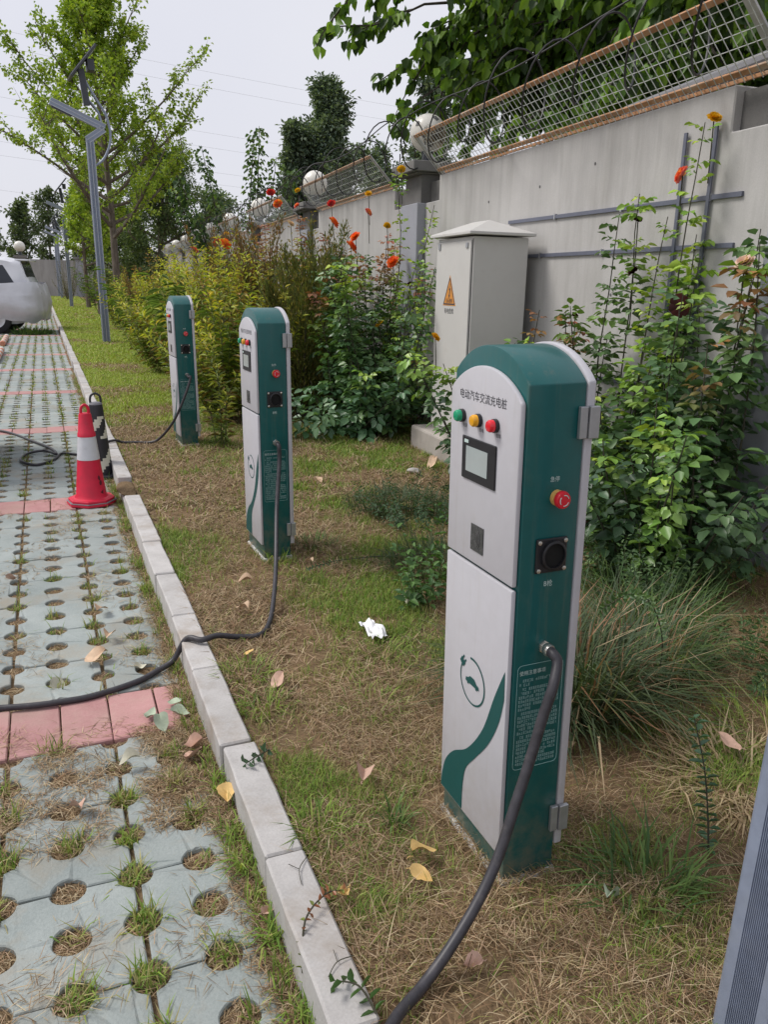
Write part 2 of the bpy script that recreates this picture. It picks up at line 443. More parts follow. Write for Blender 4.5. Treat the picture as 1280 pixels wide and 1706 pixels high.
class Leaves:
    """collects leaves: pos, dir (base to tip), side, length, width, colour"""
    def __init__(s): s.p, s.d, s.n, s.l, s.w, s.c = [], [], [], [], [], []
    def add(s, p, d, n, l, w, c):
        k = len(p)
        s.p.append(np.asarray(p, float)); s.d.append(nrm(np.asarray(d, float))); s.n.append(np.asarray(n, float))
        s.l.append(np.broadcast_to(np.asarray(l, float), (k,))); s.w.append(np.broadcast_to(np.asarray(w, float), (k,)))
        s.c.append(np.broadcast_to(np.asarray(c, float), (k, 3)))
    def count(s): return sum(len(a) for a in s.p)
    def mesh(s, name, mat, fine=False, fold=0.25, curl=0.2, tip=(.72, .36)):
        p, d, n = np.concatenate(s.p), np.concatenate(s.d), np.concatenate(s.n)
        l, w, c = np.concatenate(s.l)[:, None], np.concatenate(s.w)[:, None], np.concatenate(s.c)
        side = nrm(np.cross(d, n) + 1e-6); up = np.cross(side, d)
        K = len(p)
        if fine:
            h = [p, p + d * l * .35 + side * w * .5 + up * w * fold, p + d * l * tip[0] + side * w * tip[1] + up * (w * fold * .7 - l * curl * .3), p + d * l - up * l * curl,
                 p + d * l * tip[0] - side * w * tip[1] + up * (w * fold * .7 - l * curl * .3), p + d * l * .35 - side * w * .5 + up * w * fold]
            V = np.stack(h, 1).reshape(-1, 3); b = np.arange(K)[:, None] * 6
            F = np.concatenate([b + np.array([[0, 1, 2, 3]]), b + np.array([[0, 3, 4, 5]])])
            return mesh_np(name, V, F, np.repeat(c, 6, 0), mat)
        h = [p, p + d * l * .45 + side * w * .5 + up * w * fold, p + d * l - up * l * curl, p + d * l * .45 - side * w * .5 + up * w * fold]
        V = np.stack(h, 1).reshape(-1, 3); b = np.arange(K)[:, None] * 4
        F = np.concatenate([b + np.array([[0, 1, 2]]), b + np.array([[0, 2, 3]])])
        return mesh_np(name, V, F, np.repeat(c, 4, 0), mat)

def rdir(k, zlo=-1, zhi=1):
    z = RNG.uniform(zlo, zhi, k); a = RNG.uniform(0, 2 * PI, k); r = np.sqrt(np.maximum(0, 1 - z * z))
    return np.stack([r * np.cos(a), r * np.sin(a), z], 1)
def cmix(cols, k, var=0.18):
    cols = np.array(cols); i = RNG.integers(0, len(cols), k)
    return cols[i] * RNG.uniform(1 - var, 1 + var, (k, 1))

class Blades:
    """grass blades: three segments, curved"""
    def __init__(s): s.a = []
    def add(s, p, az, el, l, w, c, droop=0.4):
        k = len(p)
        B = lambda q: np.broadcast_to(np.asarray(q, float), (k,))
        s.a.append((np.asarray(p, float), B(az), B(el), B(l), B(w), np.broadcast_to(np.asarray(c, float), (k, 3)), B(droop)))
    def mesh(s, name, mat):
        p = np.concatenate([q[0] for q in s.a]); az, el, l, w = [np.concatenate([q[i] for q in s.a]) for i in (1, 2, 3, 4)]
        c = np.concatenate([q[5] for q in s.a]); dr = np.concatenate([q[6] for q in s.a])
        K = len(p)
        side = np.stack([-np.sin(az), np.cos(az), np.zeros(K)], 1)
        def dirv(e): return np.stack([np.cos(az) * np.cos(e), np.sin(az) * np.cos(e), np.sin(e)], 1)
        m1 = p + dirv(el) * (l * .5)[:, None]
        tip = m1 + dirv(el - dr) * (l * .5)[:, None]
        W = w[:, None] * .5
        V = np.stack([p - side * W, p + side * W, m1 + side * W * .8, m1 - side * W * .8, tip], 1).reshape(-1, 3)
        b = np.arange(K)[:, None] * 5
        F = np.concatenate([b + np.array([[0, 1, 2]]), b + np.array([[0, 2, 3]]), b + np.array([[3, 2, 4]])])
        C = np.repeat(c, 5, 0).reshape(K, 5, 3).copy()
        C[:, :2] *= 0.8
        return mesh_np(name, V, F, C.reshape(-1, 3), mat)

# ------------------------------------------------------------------ wall frame
TH = R(3.39)
WO = Vector((3.93, 6.3, 0))
WD = Vector((math.sin(TH), math.cos(TH), 0)); WN = Vector((-math.cos(TH), math.sin(TH), 0))
def WP(s, off, z=0.0): return WO + WD * s + WN * off + Vector((0, 0, z))
LZ = 0.10                         # lawn level; the paving lies at 0

# ================================================================== GROUND
def lawn_h(x, y):
    return LZ - 0.008 + 0.03 * (fbm(x * 0.9 + 5, y * 0.9) - 0.5) * np.clip((x - 0.6) / 0.5, 0, 1)
g = MB(); g.add([(-900, -60, -0.09), (900, -60, -0.09), (900, 1800, -0.09), (-900, 1800, -0.09)], [(0, 1, 2, 3)])
props(g.build('ground', M_GROUND), kind='structure', label='flat ground that runs on beyond the walls to the horizon')

def grid_sheet(name, xs, ys, hf, mat):
    X, Y = np.meshgrid(xs, ys); Z = hf(X, Y)
    V = np.stack([X, Y, Z], -1).reshape(-1, 3); nx, ny = len(xs), len(ys)
    i = (np.arange(ny - 1)[:, None] * nx + np.arange(nx - 1)[None, :]).reshape(-1, 1)
    F = i + np.array([[0, 1, nx + 1, nx]])
    me = mesh_np(name, V, F, np.full((len(V), 3), 0.2), mat, True)
    return link(name, me)
xs = np.concatenate([np.linspace(0.527, 4.5, 90), np.linspace(5, 30, 20)])
ys = np.concatenate([np.linspace(-3, 10, 160), np.linspace(10.5, 30, 50), np.linspace(32, 82, 26)])
props(grid_sheet('lawn', xs, ys, lawn_h, M_LAWN), kind='structure', label='strip of patchy lawn soil between the kerb and the wall')

# ---- paving
PX, PY = 0.1755, 0.18275             # pitch of the holes
HR = 0.0475
def paver_mesh(name, nx, ny, seg, bev, gapx=0.014, gapy=0.005, jit=0.0, seed=0):
    """nx by ny hole pitches; holes on every pitch node, edges through hole centres"""
    bm = bmesh.new(); W, L = nx * PX, ny * PY
    def V(x, y):
        x = min(max(x, gapx / 2), W - gapx / 2); y = min(max(y, gapy / 2), L - gapy / 2)
        return bm.verts.new((x - W / 2, y - L / 2, 0))
    for i in range(nx):
        for j in range(ny):
            poly = []
            for (cx, cy, a0) in ((0, 0, 90), (1, 0, 180), (1, 1, 270), (0, 1, 0)):
                for k in range(seg + 1):
                    a = R(a0 - 90 * k / seg)
                    poly.append((i * PX + cx * PX + HR * math.cos(a), j * PY + cy * PY + HR * math.sin(a)))
            vs = [V(*p) for p in poly]
            bm.faces.new(vs)
    bmesh.ops.remove_doubles(bm, verts=bm.verts, dist=1e-4)
    bmesh.ops.recalc_face_normals(bm, faces=bm.faces)
    for f in bm.faces:
        if f.normal.z < 0: f.normal_flip()
    be = [e for e in bm.edges if len(e.link_faces) == 1]
    r = bmesh.ops.extrude_edge_only(bm, edges=be)
    for v in [q for q in r['geom'] if isinstance(q, bmesh.types.BMVert)]: v.co.z = -0.055
    if bev: bmesh.ops.bevel(bm, geom=[e for e in be if e.is_valid], offset=bev, segments=1, affect='EDGES')
    if jit:      # worn, slightly uneven rims
        for v in bm.verts:
            nn = mnoise.noise_vector(Vector((v.co.x * 26, v.co.y * 26, seed * 5.0)))
            v.co.x += nn.x * jit; v.co.y += nn.y * jit
            if v.co.z > -.02: v.co.z += nn.z * jit * .5 - (jit * 1.6 if mnoise.noise(Vector((v.co.x * 40, v.co.y * 40, seed))) > .42 else 0)
    bmesh.ops.recalc_face_normals(bm, faces=bm.faces)
    me = bpy.data.meshes.new(name); bm.to_mesh(me); bm.free()
    me.materials.append(M_PAVER)
    return me

pav = grid_sheet('paving', np.linspace(-6, 0.425, 60), np.linspace(-3, 82, 120), lambda x, y: -0.026 + 0.014 * fbm(x * 6, y * 6), M_SOIL)
props(pav, kind='structure', label='parking bay paved with perforated grey green pavers and red strips over soil')
pm_full = [paver_mesh('paver', 2, 2, 6, 0.0035, jit=.0032, seed=i) for i in range(6)]
pm_lo = paver_mesh('paver_far', 2, 2, 2, 0)
bk_me = MB().box(-PX / 2 + .003, PX / 2 - .003, -.173, .173, -.055, 0).mesh('brick', M_BRICK, bevel=0.004, seg=1)
D0, DSEC, BW = 2.72, 3.276, 0.352   # near edge of a red strip, section length, strip width
SEAM0 = 0.1035 + 2 * PX            # right-hand edge of the paving columns
cells, bricks = [], []
for sec in range(-2, 14):
    y0 = D0 + sec * DSEC
    for c in range(7):
        xc = SEAM0 - PX - c * 2 * PX
        for h in (0, 1): bricks.append((xc + (h - .5) * PX, y0 + BW / 2))
        for r_ in range(8): cells.append((xc, y0 + BW + (r_ + .5) * 2 * PY, True))
def in_view(x, y, m=0.25):
    lim = -0.21 - 0.043 * (y - 1.5) - m if y > 1 else -0.5
    return x > lim and y > 0.85
near = sorted([c for c in cells if in_view(c[0], c[1])], key=lambda c: c[1])
ind = set(near[:296])
fv, ff, nb = [], [], 0
for (x, y, full) in cells:
    dz, rx, ry, rz = random.uniform(-.004, .002), random.uniform(-.008, .008), random.uniform(-.008, .008), random.uniform(-.012, .012)
    if (x, y, full) in ind:
        o = link('paver', random.choice(pm_full), pav)
        o.location = (x + random.uniform(-.002, .002), y, dz)
        o.rotation_euler = (rx, ry, rz + (PI if random.random() < .5 else 0))
    elif y < 44:
        me = pm_lo
        b = len(fv)
        fv += [(v.co.x + x, v.co.y + y, v.co.z + dz) for v in me.vertices]
        ff += [[b + i for i in p.vertices] for p in me.polygons]
me = bpy.data.meshes.new('paver_field'); me.from_pydata(fv, [], ff); me.materials.append(M_PAVER)
props(link('paver_field', me, pav), kind='stuff')
fv, ff = [], []
n_b = 0
for (x, y) in bricks:
    if in_view(x, y) and n_b < 200:
        o = link('brick', bk_me, pav); n_b += 1
        o.location = (x + random.uniform(-.002, .002), y, random.uniform(-.003, .003)); o.rotation_euler = (random.uniform(-.01, .01), random.uniform(-.01, .01), random.uniform(-.015, .015))
    else:
        b = len(fv); fv += [(v.co.x + x, v.co.y + y, v.co.z) for v in bk_me.vertices]; ff += [[b + i for i in p.vertices] for p in bk_me.polygons]
me = bpy.data.meshes.new('brick_field'); me.from_pydata(fv, [], ff); me.materials.append(M_BRICK)
props(link('brick_field', me, pav), kind='stuff')

# ---- kerb
kerb = empty('kerb', (0.475, 0, 0))
props(kerb, kind='structure', label='low kerb of pale concrete stones between paving and lawn')
def kerb_mesh(i):
    bm = bmesh.new(); bmesh.ops.create_cube(bm, size=1)
    for v in bm.verts: v.co = Vector((v.co.x * .106, v.co.y * .562, v.co.z * .2))
    bmesh.ops.bevel(bm, geom=bm.edges[:], offset=.006, segments=1, affect='EDGES')
    bmesh.ops.subdivide_edges(bm, edges=[e for e in bm.edges if e.calc_length() > .3], cuts=7)
    for v in bm.verts:
        nn = mnoise.noise_vector(v.co * 9 + Vector((i * 7, 0, 0)))
        v.co += Vector((nn.x * .0035, nn.y * .002, nn.z * .0018))
    bmesh.ops.triangulate(bm, faces=[f for f in bm.faces if len(f.verts) > 4])
    me = bpy.data.meshes.new('kerb_stone'); bm.to_mesh(me); bm.free()
    me.materials.append(M_KERB)
    return me
kms = [kerb_mesh(i) for i in range(5)]
KP = 0.5735
y = 1.20 - 6 * KP + KP / 2; i = 0
while y < 78:
    o = link('kerb_stone', kms[i % 5], kerb)
    sunk = -.05 if 5.9 < y < 6.4 else 0
    o.location = (random.uniform(-.004, .004) + (.006 if i % 7 == 3 else 0), y, .028 + random.uniform(-.004, .003) + sunk)
    o.rotation_euler = (random.uniform(-.008, .008), random.uniform(-.012, .012), random.uniform(-.006, .006) + (PI if i % 2 else 0))
    y += KP; i += 1

MB().box(-.047, .047, -2, 78, -.07, .07).build('kerb_joint', flat('joint_dark', (.07, .065, .06), .9), kerb)
# ---- loose soil along the kerb and in the gap
props(grid_sheet('soil_strip', np.linspace(0.33, 0.425, 8), np.linspace(-1, 40, 900),
                 lambda x, y: -0.02 + np.clip((x - .345) / .05, 0, 1) * .024 + 0.022 * (fbm(x * 14, y * 9) - .5), M_SOIL),
      kind='structure', label='dry soil and dust heaped along the foot of the kerb')

# ================================================================== PERIMETER WALL
wall = empty('perimeter_wall', WO, -TH)
props(wall, 'long grey rendered boundary wall with notched pillars behind the roses', 'wall')
PIL = [-3.15, 2.62, 7.75, 12.85, 17.3, 21.4, 25.4, 29.6, 33.9, 38.2, 42.5, 46.8, 51.1, 55.4, 59.7, 64.0, 68.3, 72.6]
WT = 2.75
for i in range(len(PIL)):
    s0 = PIL[i]; near_notch, far_notch = .65, .76
    # pillar: local x = -offset
    p = MB().box(-.10, .32, s0 - .27, s0 + .27, -.1, 2.50).build('pillar', M_PILLAR, wall, bevel=.006, seg=1)
    MB().box(-.05, .30, s0 - .25, s0 + .25, 2.502, 2.80).build('pillar_neck', M_NOTCH, p)
    MB().box(-.19, .40, s0 - .36, s0 + .36, 2.82, 2.93).box(-.13, .34, s0 - .3, s0 + .3, 2.803, 2.818).build('pillar_cap', M_CAP, p, bevel=.01, seg=1)
    MB().box(.06, .2, s0 - near_notch + .002, s0 - .272, 2.502, 2.72).box(.06, .2, s0 + .272, s0 + far_notch - .002, 2.502, 2.72).build('tie_beam', M_NOTCH, p)
    # panel up to the next pillar
    a = s0 + .274; b = (PIL[i + 1] - .274) if i + 1 < len(PIL) else s0 + 6
    prof = [(a, -.1), (b, -.1), (b, 2.5), (b - near_notch + .274, 2.5), (b - near_notch + .274, WT), (a + far_notch - .274, WT), (a + far_notch - .274, 2.5), (a, 2.5)]
    MB().prism(prof, 0.0, .24, 'x').build('wall_panel', M_WALL, wall, bevel=.008, seg=1)
# wall before the first pillar (beside the camera)
MB().prism([(-9, -.1), (-3.424, -.1), (-3.424, 2.5), (-3.9, 2.5), (-3.9, WT), (-9, WT)], 0, .24, 'x').build('wall_panel', M_WALL, wall, bevel=.008, seg=1)
# flat grey conduits fixed on the wall face
for (a, b) in (((-2.56, 2.15), (.3, 2.168)), ((-2.54, 1.87), (.3, 1.87)), ((-1.75, .965), (-1.1, .96))):
    MB().bar((-.009, a[0], a[1]), (-.009, b[0], b[1]), .028, .016, up=(1, 0, 0)).build('conduit', M_STRIP, wall)
for (s, z0, z1) in ((-2.02, 1.35, 2.55), (-2.29, 1.25, 2.55)):
    MB().bar((-.021, s, z0), (-.021, s, z1), .027, .012, up=(1, 0, 0)).build('conduit', M_STRIP, wall)
for (s, z) in ((-2.3, 2.15), (-1.4, 2.157), (-.5, 2.163), (-2.2, 1.87), (-1.2, 1.87), (-.3, 1.87)):
    MB().box(-.021, -.001, s - .009, s + .009, z - .022, z + .022).build('conduit_clip', M_GREY_M, wall)
for (s, z) in ((-.2, 2.42), (.75, 2.38), (-1.35, 1.57), (-1.72, 1.35), (1.2, 2.2), (-1.0, 2.5)):
    MB().lathe([(.011, -.004), (.011, .006)], (0, s, z), 'x', 8).build('anchor_hole', M_SEAM, wall)

# globe lamps
gl_me = MB()
prof = [(.05, 0), (.2 * math.sin(R(165)), .2)] 
gl_globe = MB().lathe([(.205 * math.sin(R(a)), .33 - .205 * math.cos(R(a))) for a in range(18, 181, 9)], n=28).mesh('globe', M_GLOBE, smooth=True)
gl_base = MB().lathe([(.085, 0), (.085, .03), (.06, .05), (.06, .12), (.075, .13), (.075, .15)], n=16).mesh('lamp_base', M_LAMPD, smooth=True)
for i, s in enumerate(PIL[:15]):
    e = empty('globe_lamp', WP(s, -.11, 2.932), -TH)
    lab = {0: 'round white lamp on the pillar beside the taped conduits', 1: 'broken dirty white globe lamp on the pillar behind the grey cabinet',
           2: 'white globe lamp behind the wire panel, on the pillar beyond the cabinet pillar'}.get(i, 'small white globe lamp on a distant wall pillar')
    props(e, lab, 'lamp', 'globe lamps along the wall top')
    link('globe', gl_globe, e); link('lamp_base', gl_base, e)
    if i == 1:   # holes broken into the shell, nest stuff inside
        for (th, ph, r_) in ((-150, 22, .034), (-88, -12, .075), (-66, 12, .055), (-100, -38, .045), (-58, -20, .05), (-80, 42, .045), (-125, -20, .03)):
            d = Vector((math.cos(R(ph)) * math.cos(R(th)), math.cos(R(ph)) * math.sin(R(th)), math.sin(R(ph))))
            c = Vector((0, 0, .33)) + d * .2035
            x = d.orthogonal().normalized(); y_ = d.cross(x)
            pts = [c + (x * math.cos(a) + y_ * math.sin(a)) * r_ * random.uniform(.6, 1.15) + d * .004 for a in np.linspace(0, 2 * PI, 10)[:-1]]
            pts = [Vector((0, 0, .33)) + (q - Vector((0, 0, .33))).normalized() * .2075 for q in pts]
            MB().add([Vector((0, 0, .33)) + d * .2085] + pts, [(0, k + 1, (k + 1) % 9 + 1) for k in range(9)]).build('hole', M_SEAM, e)
        B = Blades()
        k = 220; th = RNG.uniform(R(-125), R(-40), k)
        P = np.stack([np.cos(th) * .2, np.sin(th) * .2, .33 + RNG.uniform(-.1, .05, k)], 1)
        B.add(P, th + RNG.normal(0, .5, k), RNG.uniform(-1.5, .2, k), RNG.uniform(.04, .14, k), .006, cmix([(.2, .14, .08), (.1, .07, .04), (.35, .28, .18)], k), .6)
        props(link('nest_straw', B.mesh('nest_straw', BLADE), e), kind='stuff')

# wire mesh panels leaning out over the wall top, one per bay
BO, TO, BZ, TZ = .0, .31, 2.76, 3.10       # bottom and top: offset towards the parking, height
def fence(s0, s1, lab):
    root = empty('wire_fence', WP(s0, 0, 0), -TH)
    L = s1 - s0
    def Q(y, t): return Vector((-(BO + (TO - BO) * t), y, BZ + (TZ - BZ) * t))
    MB().bar(Q(0, 1.0), Q(L, 1.0), .02, .035, up=(-.7, 0, .7)).build('top_rail', M_RUST, root)
    MB().bar(Q(0, .1), Q(L, .1), .02, .032, up=(-.7, 0, .7)).build('bottom_rail', M_RUST, root)
    MB().bar(Vector((.05, 0.0, BZ + .02)), Vector((.05, L, BZ + .02)), .018, .02).build('sill_rail', M_RUST, root)
    for y in (0.02, L - .02):
        MB().bar(Q(y, -.06) + Vector((.0, 0, .02)), Q(y, 1.04), .07, .012, up=(-.7, 0, -.7)).build('bracket', M_GALV, root)
    m = MB(); nl = max(6, int(L / .068))
    for k in range(nl + 1):
        y = L * k / nl
        m.bar(Q(y, -.02) + Vector((-.008, 0, -.008)), Q(y, 1.06) + Vector((-.018, 0, -.014)), .0042, .0042)
    for t in (.24, .4, .56, .72, .88): m.bar(Q(0, t), Q(L, t), .0038, .0038)
    for k in range(0, nl + 1):
        y = L * k / nl
        m.bar(Q(y, .1), Vector((.05, y + .06, BZ + .03)), .004, .004)
    props(m.build('wire_grid', M_WIRE, root), kind='stuff')
    props(root, lab, 'fence', 'rusty wire fences on the wall top')
    return root
for i in range(9):
    a, b = PIL[i] + (.79 if i else .42), PIL[i + 1] - .68
    fence(a, b, {0: 'rusty white wire mesh fence leaning over the wall behind the roses', 1: 'wire mesh fence on the wall bay beyond the grey cabinet',
                 2: 'wire mesh fence on the third wall bay, behind the small leafy shoots'}.get(i, 'small distant wire mesh fence on the wall top'))
# coiled black wire: one coil per bay, hung from a messenger cable
for i in range(6):
    a, b = PIL[i] + .3, PIL[i + 1] + .3
    root = empty('wire_coil', WP(a, 0, 0), -TH)
    props(root, {0: 'loose black wire coil looping over the rusty mesh behind the roses', 1: 'black wire coil on the mesh beyond the broken globe lamp'}.get(i, 'black wire coil running along the distant wall top'),
          'wire', 'coiled black wire on the wall')
    L = b - a; pts = []; turns = max(6, int(L / .62)); nn = turns * 22
    for k in range(nn + 1):
        t = k / nn; y = L * t; ang = 2 * PI * turns * t
        r_ = .26 + .05 * math.sin(t * 17 + i)
        yy = y + .13 * math.cos(ang + .5)
        pts.append((-.24 + r_ * .8 * math.cos(ang), yy, 3.10 + r_ * math.sin(ang) + .02 * math.sin(t * 31)))
    MB().tube(pts, .0075, 5).build('coil', M_COIL, root, smooth=True)
    mess = [(-.27 + .05 * math.sin(t * 9), L * t, 3.35 + .05 * math.sin(t * PI * 3 + i) - .03 * math.sin(t * PI)) for t in np.linspace(0, 1, 30)]
    MB().tube(mess, .0065, 5).build('messenger_cable', M_COIL, root, smooth=True)
# a grey pipe lying behind the first mesh panel
MB().tube([WP(-3.2, -.25, 2.95), WP(-.9, -.3, 2.88)], .05, 10).build('pipe', flat('pipe_grey', (.17, .17, .18), .5, var=.15))
props(bpy.data.objects['pipe'], 'grey pipe lying behind the rusty wire mesh on the wall', 'pipe')

# end wall across the far end
ew = empty('end_wall', (0, 79, 0))
props(ew, 'distant grey wall closing off the far end of the lane', 'wall')
MB().box(-40, 8.5, 0, .3, -.1, 3.2).build('wall_panel', M_WALL, ew)
for x in (-11, -6.2, -1.4, 3.4):
    q = MB().box(x - .4, x + .4, -.15, -.002, -.1, 3.3).build('pillar', M_PILLAR, ew)
    MB().box(x - .55, x + .55, -.3, .42, 3.302, 3.5).build('pillar_cap', M_CAP, q)
for x in (-6.2, -1.4, 3.4):
    e = empty('globe_lamp', (x, 79.05, 3.502)); e.scale = (2.2, 2.2, 2.2)
    props(e, 'pale globe lamp on the far end wall', 'lamp', 'globe lamps on the end wall')
    link('globe', gl_globe, e); link('lamp_base', gl_base, e)

# ================================================================== CABINET
cab = empty('electrical_cabinet', WP(0.08, .12, .305), -TH)
props(cab, 'pale grey metal electrical cabinet with hipped lid and orange warning triangle', 'cabinet')
# local: x from -.5 (front) to 0 (back), y from -.37 to .37
CH = 1.70
MB().box(-.5, 0, -.37, .37, .02, CH).build('shell', M_CABBODY, cab, bevel=.006)
MB().box(-.47, -.03, -.34, .34, -.004, .018).build('base_frame', M_SEAM, cab)
MB().box(-.52, -.503, -.352, .358, .06, CH - .03).build('door', M_CABBODY, cab, bevel=.004)
MB().box(-.505, -.501, -.36, -.3535, .04, CH - .02).build('door_seam', M_SEAM, cab)
rv = [(-.565, -.425, CH + .012), (.04, -.425, CH + .012), (.04, .425, CH + .012), (-.565, .425, CH + .012),
      (-.565, -.425, CH + .035), (.04, -.425, CH + .035), (.04, .425, CH + .035), (-.565, .425, CH + .035), (-.27, -.16, CH + .145), (-.27, .16, CH + .145)]
MB().add(rv, [(3, 2, 1, 0), (0, 1, 5, 4), (1, 2, 6, 5), (2, 3, 7, 6), (3, 0, 4, 7), (4, 5, 8), (5, 6, 9, 8), (6, 7, 9), (7, 4, 8, 9)]).build('lid', M_CABBODY, cab, bevel=.004)
MB().box(-.53, -.521, -.31, -.27, CH - .09, CH - .05).build('hinge', M_GREY_M, cab)
MB().box(-.53, -.521, .27, .31, CH - .09, CH - .04).build('hinge', M_GREY_M, cab)
MB().box(-.535, -.521, -.31, -.285, .5, .62).build('lock', M_BLACK, cab)
# warning sticker: orange triangle with black border, flash and lettering
tri = lambda c, r_, x0, x1, m: MB().prism([(c[0] - r_, c[1] - r_ * .75), (c[0] + r_, c[1] - r_ * .75), (c[0], c[1] + r_ * 1.15)], x0, x1, 'x')
tc = (.04, 1.24)
sg = tri(tc, .135, -.5218, -.5205, 0).build('warning_sign', M_SIGNO, cab)
for k in range(3):
    a = R(90 + 120 * k); b2 = R(90 + 120 * (k + 1))
tp = [(tc[0] - .118, tc[1] - .088), (tc[0] + .118, tc[1] - .088), (tc[0], tc[1] + .132)]
for k in range(3):
    p, q = tp[k], tp[(k + 1) % 3]
    MB().bar((-.5226, p[0], p[1]), (-.5226, q[0], q[1]), .011, .001, up=(1, 0, 0)).build('border', M_INK, sg)
fl = [(.01, .085), (-.012, .03), (.003, .03), (-.006, -.01), (-.015, -.01), (.0, -.045), (.013, -.01), (.005, -.01), (.018, .045), (.004, .045)]
MB().prism([(tc[0] - y * 1.1, tc[1] + z) for y, z in fl], -.5230, -.5222, 'x').build('flash', M_INK, sg)

def text_mesh(body, size, name='lettering', cx=True):
    cu = bpy.data.curves.new(name, 'FONT'); cu.body = body; cu.size = size
    cu.align_x = 'CENTER' if cx else 'LEFT'; cu.align_y = 'CENTER'
    cu.resolution_u = 3
    o = bpy.data.objects.new(name, cu); COL.objects.link(o)
    dg = bpy.context.evaluated_depsgraph_get()
    me = bpy.data.meshes.new_from_object(o.evaluated_get(dg))
    bpy.data.objects.remove(o); bpy.data.curves.remove(cu)
    me.name = name
    return me
# frames for lettering: front faces -x (text runs towards -y), side faces -y (text runs towards +x)
FRONT = Matrix(((0, 0, -1, 0), (-1, 0, 0, 0), (0, 1, 0, 0), (0, 0, 0, 1)))
SIDE = Matrix(((1, 0, 0, 0), (0, 0, -1, 0), (0, 1, 0, 0), (0, 0, 0, 1)))
def put_text(body, size, mat, frame, loc, parent, name='lettering', cx=True, sx=1.0):
    me = text_mesh(body, size, name, cx)
    me.transform(Matrix.Translation(loc) @ frame @ Matrix.Diagonal((sx, 1, 1, 1)))
    me.materials.clear(); me.materials.append(mat)
    return link(name, me, parent)
put_text('当心触电', .042, M_INK, FRONT, (-.5232, tc[0], tc[1] - .062), sg, sx=.8)
put_text('有电危险', .05, M_INK, FRONT, (-.5215, tc[0], tc[1] - .15), sg)

pl = MB()
pl.box(-.63, .1, -.55, .62, -.12, .305)
po = pl.build('concrete_plinth', M_PLINTH, bevel=.02, seg=2)
po.location = WP(.06, .12, 0); po.rotation_euler = (0, 0, -TH)
props(po, 'rough stained concrete plinth under the electrical cabinet', 'plinth')

# ================================================================== CHARGERS
HWB, HWP, DEP = .172, .167, .163
def arch(hw, zs, rise, z0, n=22):
    r_ = (hw * hw + rise * rise) / (2 * rise); a = math.asin(hw / r_)
    top = [(r_ * math.sin(t), zs + rise - r_ + r_ * math.cos(t)) for t in np.linspace(a, -a, n)]
    return [(-hw, z0), (hw, z0)] + top
chg = empty('charging_post', (0, 0, 0))
MB().prism(arch(HWB, 1.298, .074, .0), 0, DEP, 'x').build('body', M_TEAL, chg, bevel=.003, seg=2, smooth=True)
MB().prism(arch(HWB + .003, 1.300, .076, .075), DEP + .003, DEP + .026, 'x').build('rear_door', M_WHITE, chg, bevel=.004, seg=2, smooth=True)
up_p = [p for p in arch(HWP, 1.258, .066, .826)]
pu = MB().prism(up_p, -.016, -.001, 'x').build('upper_panel', M_WHITE, chg, bevel=.005, seg=2, smooth=True)
pl_ = MB().prism([(-HWP, .083), (HWP, .083), (HWP, .818), (-HWP, .818)], -.016, -.001, 'x').build('lower_panel', M_WHITE, chg, bevel=.005, seg=2, smooth=True)
MB().box(-.012, DEP + .012, -HWB - .012, HWB + .012, -.08, .006).build('footing', M_FOOT, chg, bevel=.01)
XF = -.0162
for (u, mt, tx) in ((-.099, M_LGREEN, '电源'), (-.016, M_LYELL, '充电'), (.064, M_LRED, '故障')):
    l = MB().lathe([(.0165, -.016 - .001), (.0165, -.026), (.015, -.027)], (0, -u, 1.193), 'x', 20)
    lo = l.build('indicator_lamp', M_BLACK, pu, smooth=True)
    MB().lathe([(.0148, -.026), (.0148, -.036), (.012, -.0405), (.006, -.042)], (0, -u, 1.193), 'x', 20).build('lens', mt, lo, smooth=True)
    put_text(tx, .011, M_INK, FRONT, (XF - .0005, -u - .012, 1.170), pu)
put_text('电动汽车交流充电桩', .026, M_INK, FRONT, (XF - .0005, .006, 1.246), pu, sx=.97)
sc_ = MB().box(-.021, -.0165, -.073, .092, 1.038, 1.146).build('screen_bezel', M_BLACK, pu, bevel=.003)
MB().box(-.0222, -.0212, -.038, .068, 1.060, 1.123).build('display', M_SCREEN, sc_)
MB().box(-.0222, -.0212, .058, .078, 1.130, 1.138).build('bezel_mark', M_INKW, sc_)
rd = MB().box(-.0185, -.0165, -.027, .035, .862, .930).build('card_reader', M_READER, pu)
for k in range(4):   # contactless waves
    pts = [(-.0192, .004 - (.007 + .0055 * k) * math.cos(t) + .008, .896 + (.009 + .006 * k) * math.sin(t)) for t in np.linspace(-1.0, 1.0, 9)]
    MB().tube(pts, .0009, 4).build('wave_mark', M_SEAM, rd)
# logo on the lower panel: ring, plug, car
ring, cz, cr = MB(), .502, .064
LX = XF - .0012
def ribbon(pts, w, x, mb):
    vs, n = [], len(pts)
    for i, p in enumerate(pts):
        q0, q1 = pts[max(i - 1, 0)], pts[min(i + 1, n - 1)]
        d = Vector((q1[0] - q0[0], q1[1] - q0[1])).normalized(); ww = w[i] if hasattr(w, '__len__') else w
        nn = Vector((-d.y, d.x)) * ww / 2
        vs += [(x, -(p[0] + nn.x), p[1] + nn.y), (x, -(p[0] - nn.x), p[1] - nn.y)]
    mb.add(vs, [(2 * i, 2 * i + 1, 2 * i + 3, 2 * i + 2) for i in range(n - 1)])
    return mb
ang = np.linspace(R(102), R(-208), 48)
ribbon([(cr * math.cos(a), cz + cr * math.sin(a)) for a in ang], [.0062 - .0025 * i / 47 for i in range(48)], LX, ring)
pa = R(140)
pc = Vector((cr * math.cos(pa) - .004, cz + cr * math.sin(pa) - .004))
pd = Vector((math.cos(R(52)), math.sin(R(52)))); pn = Vector((-pd.y, pd.x))
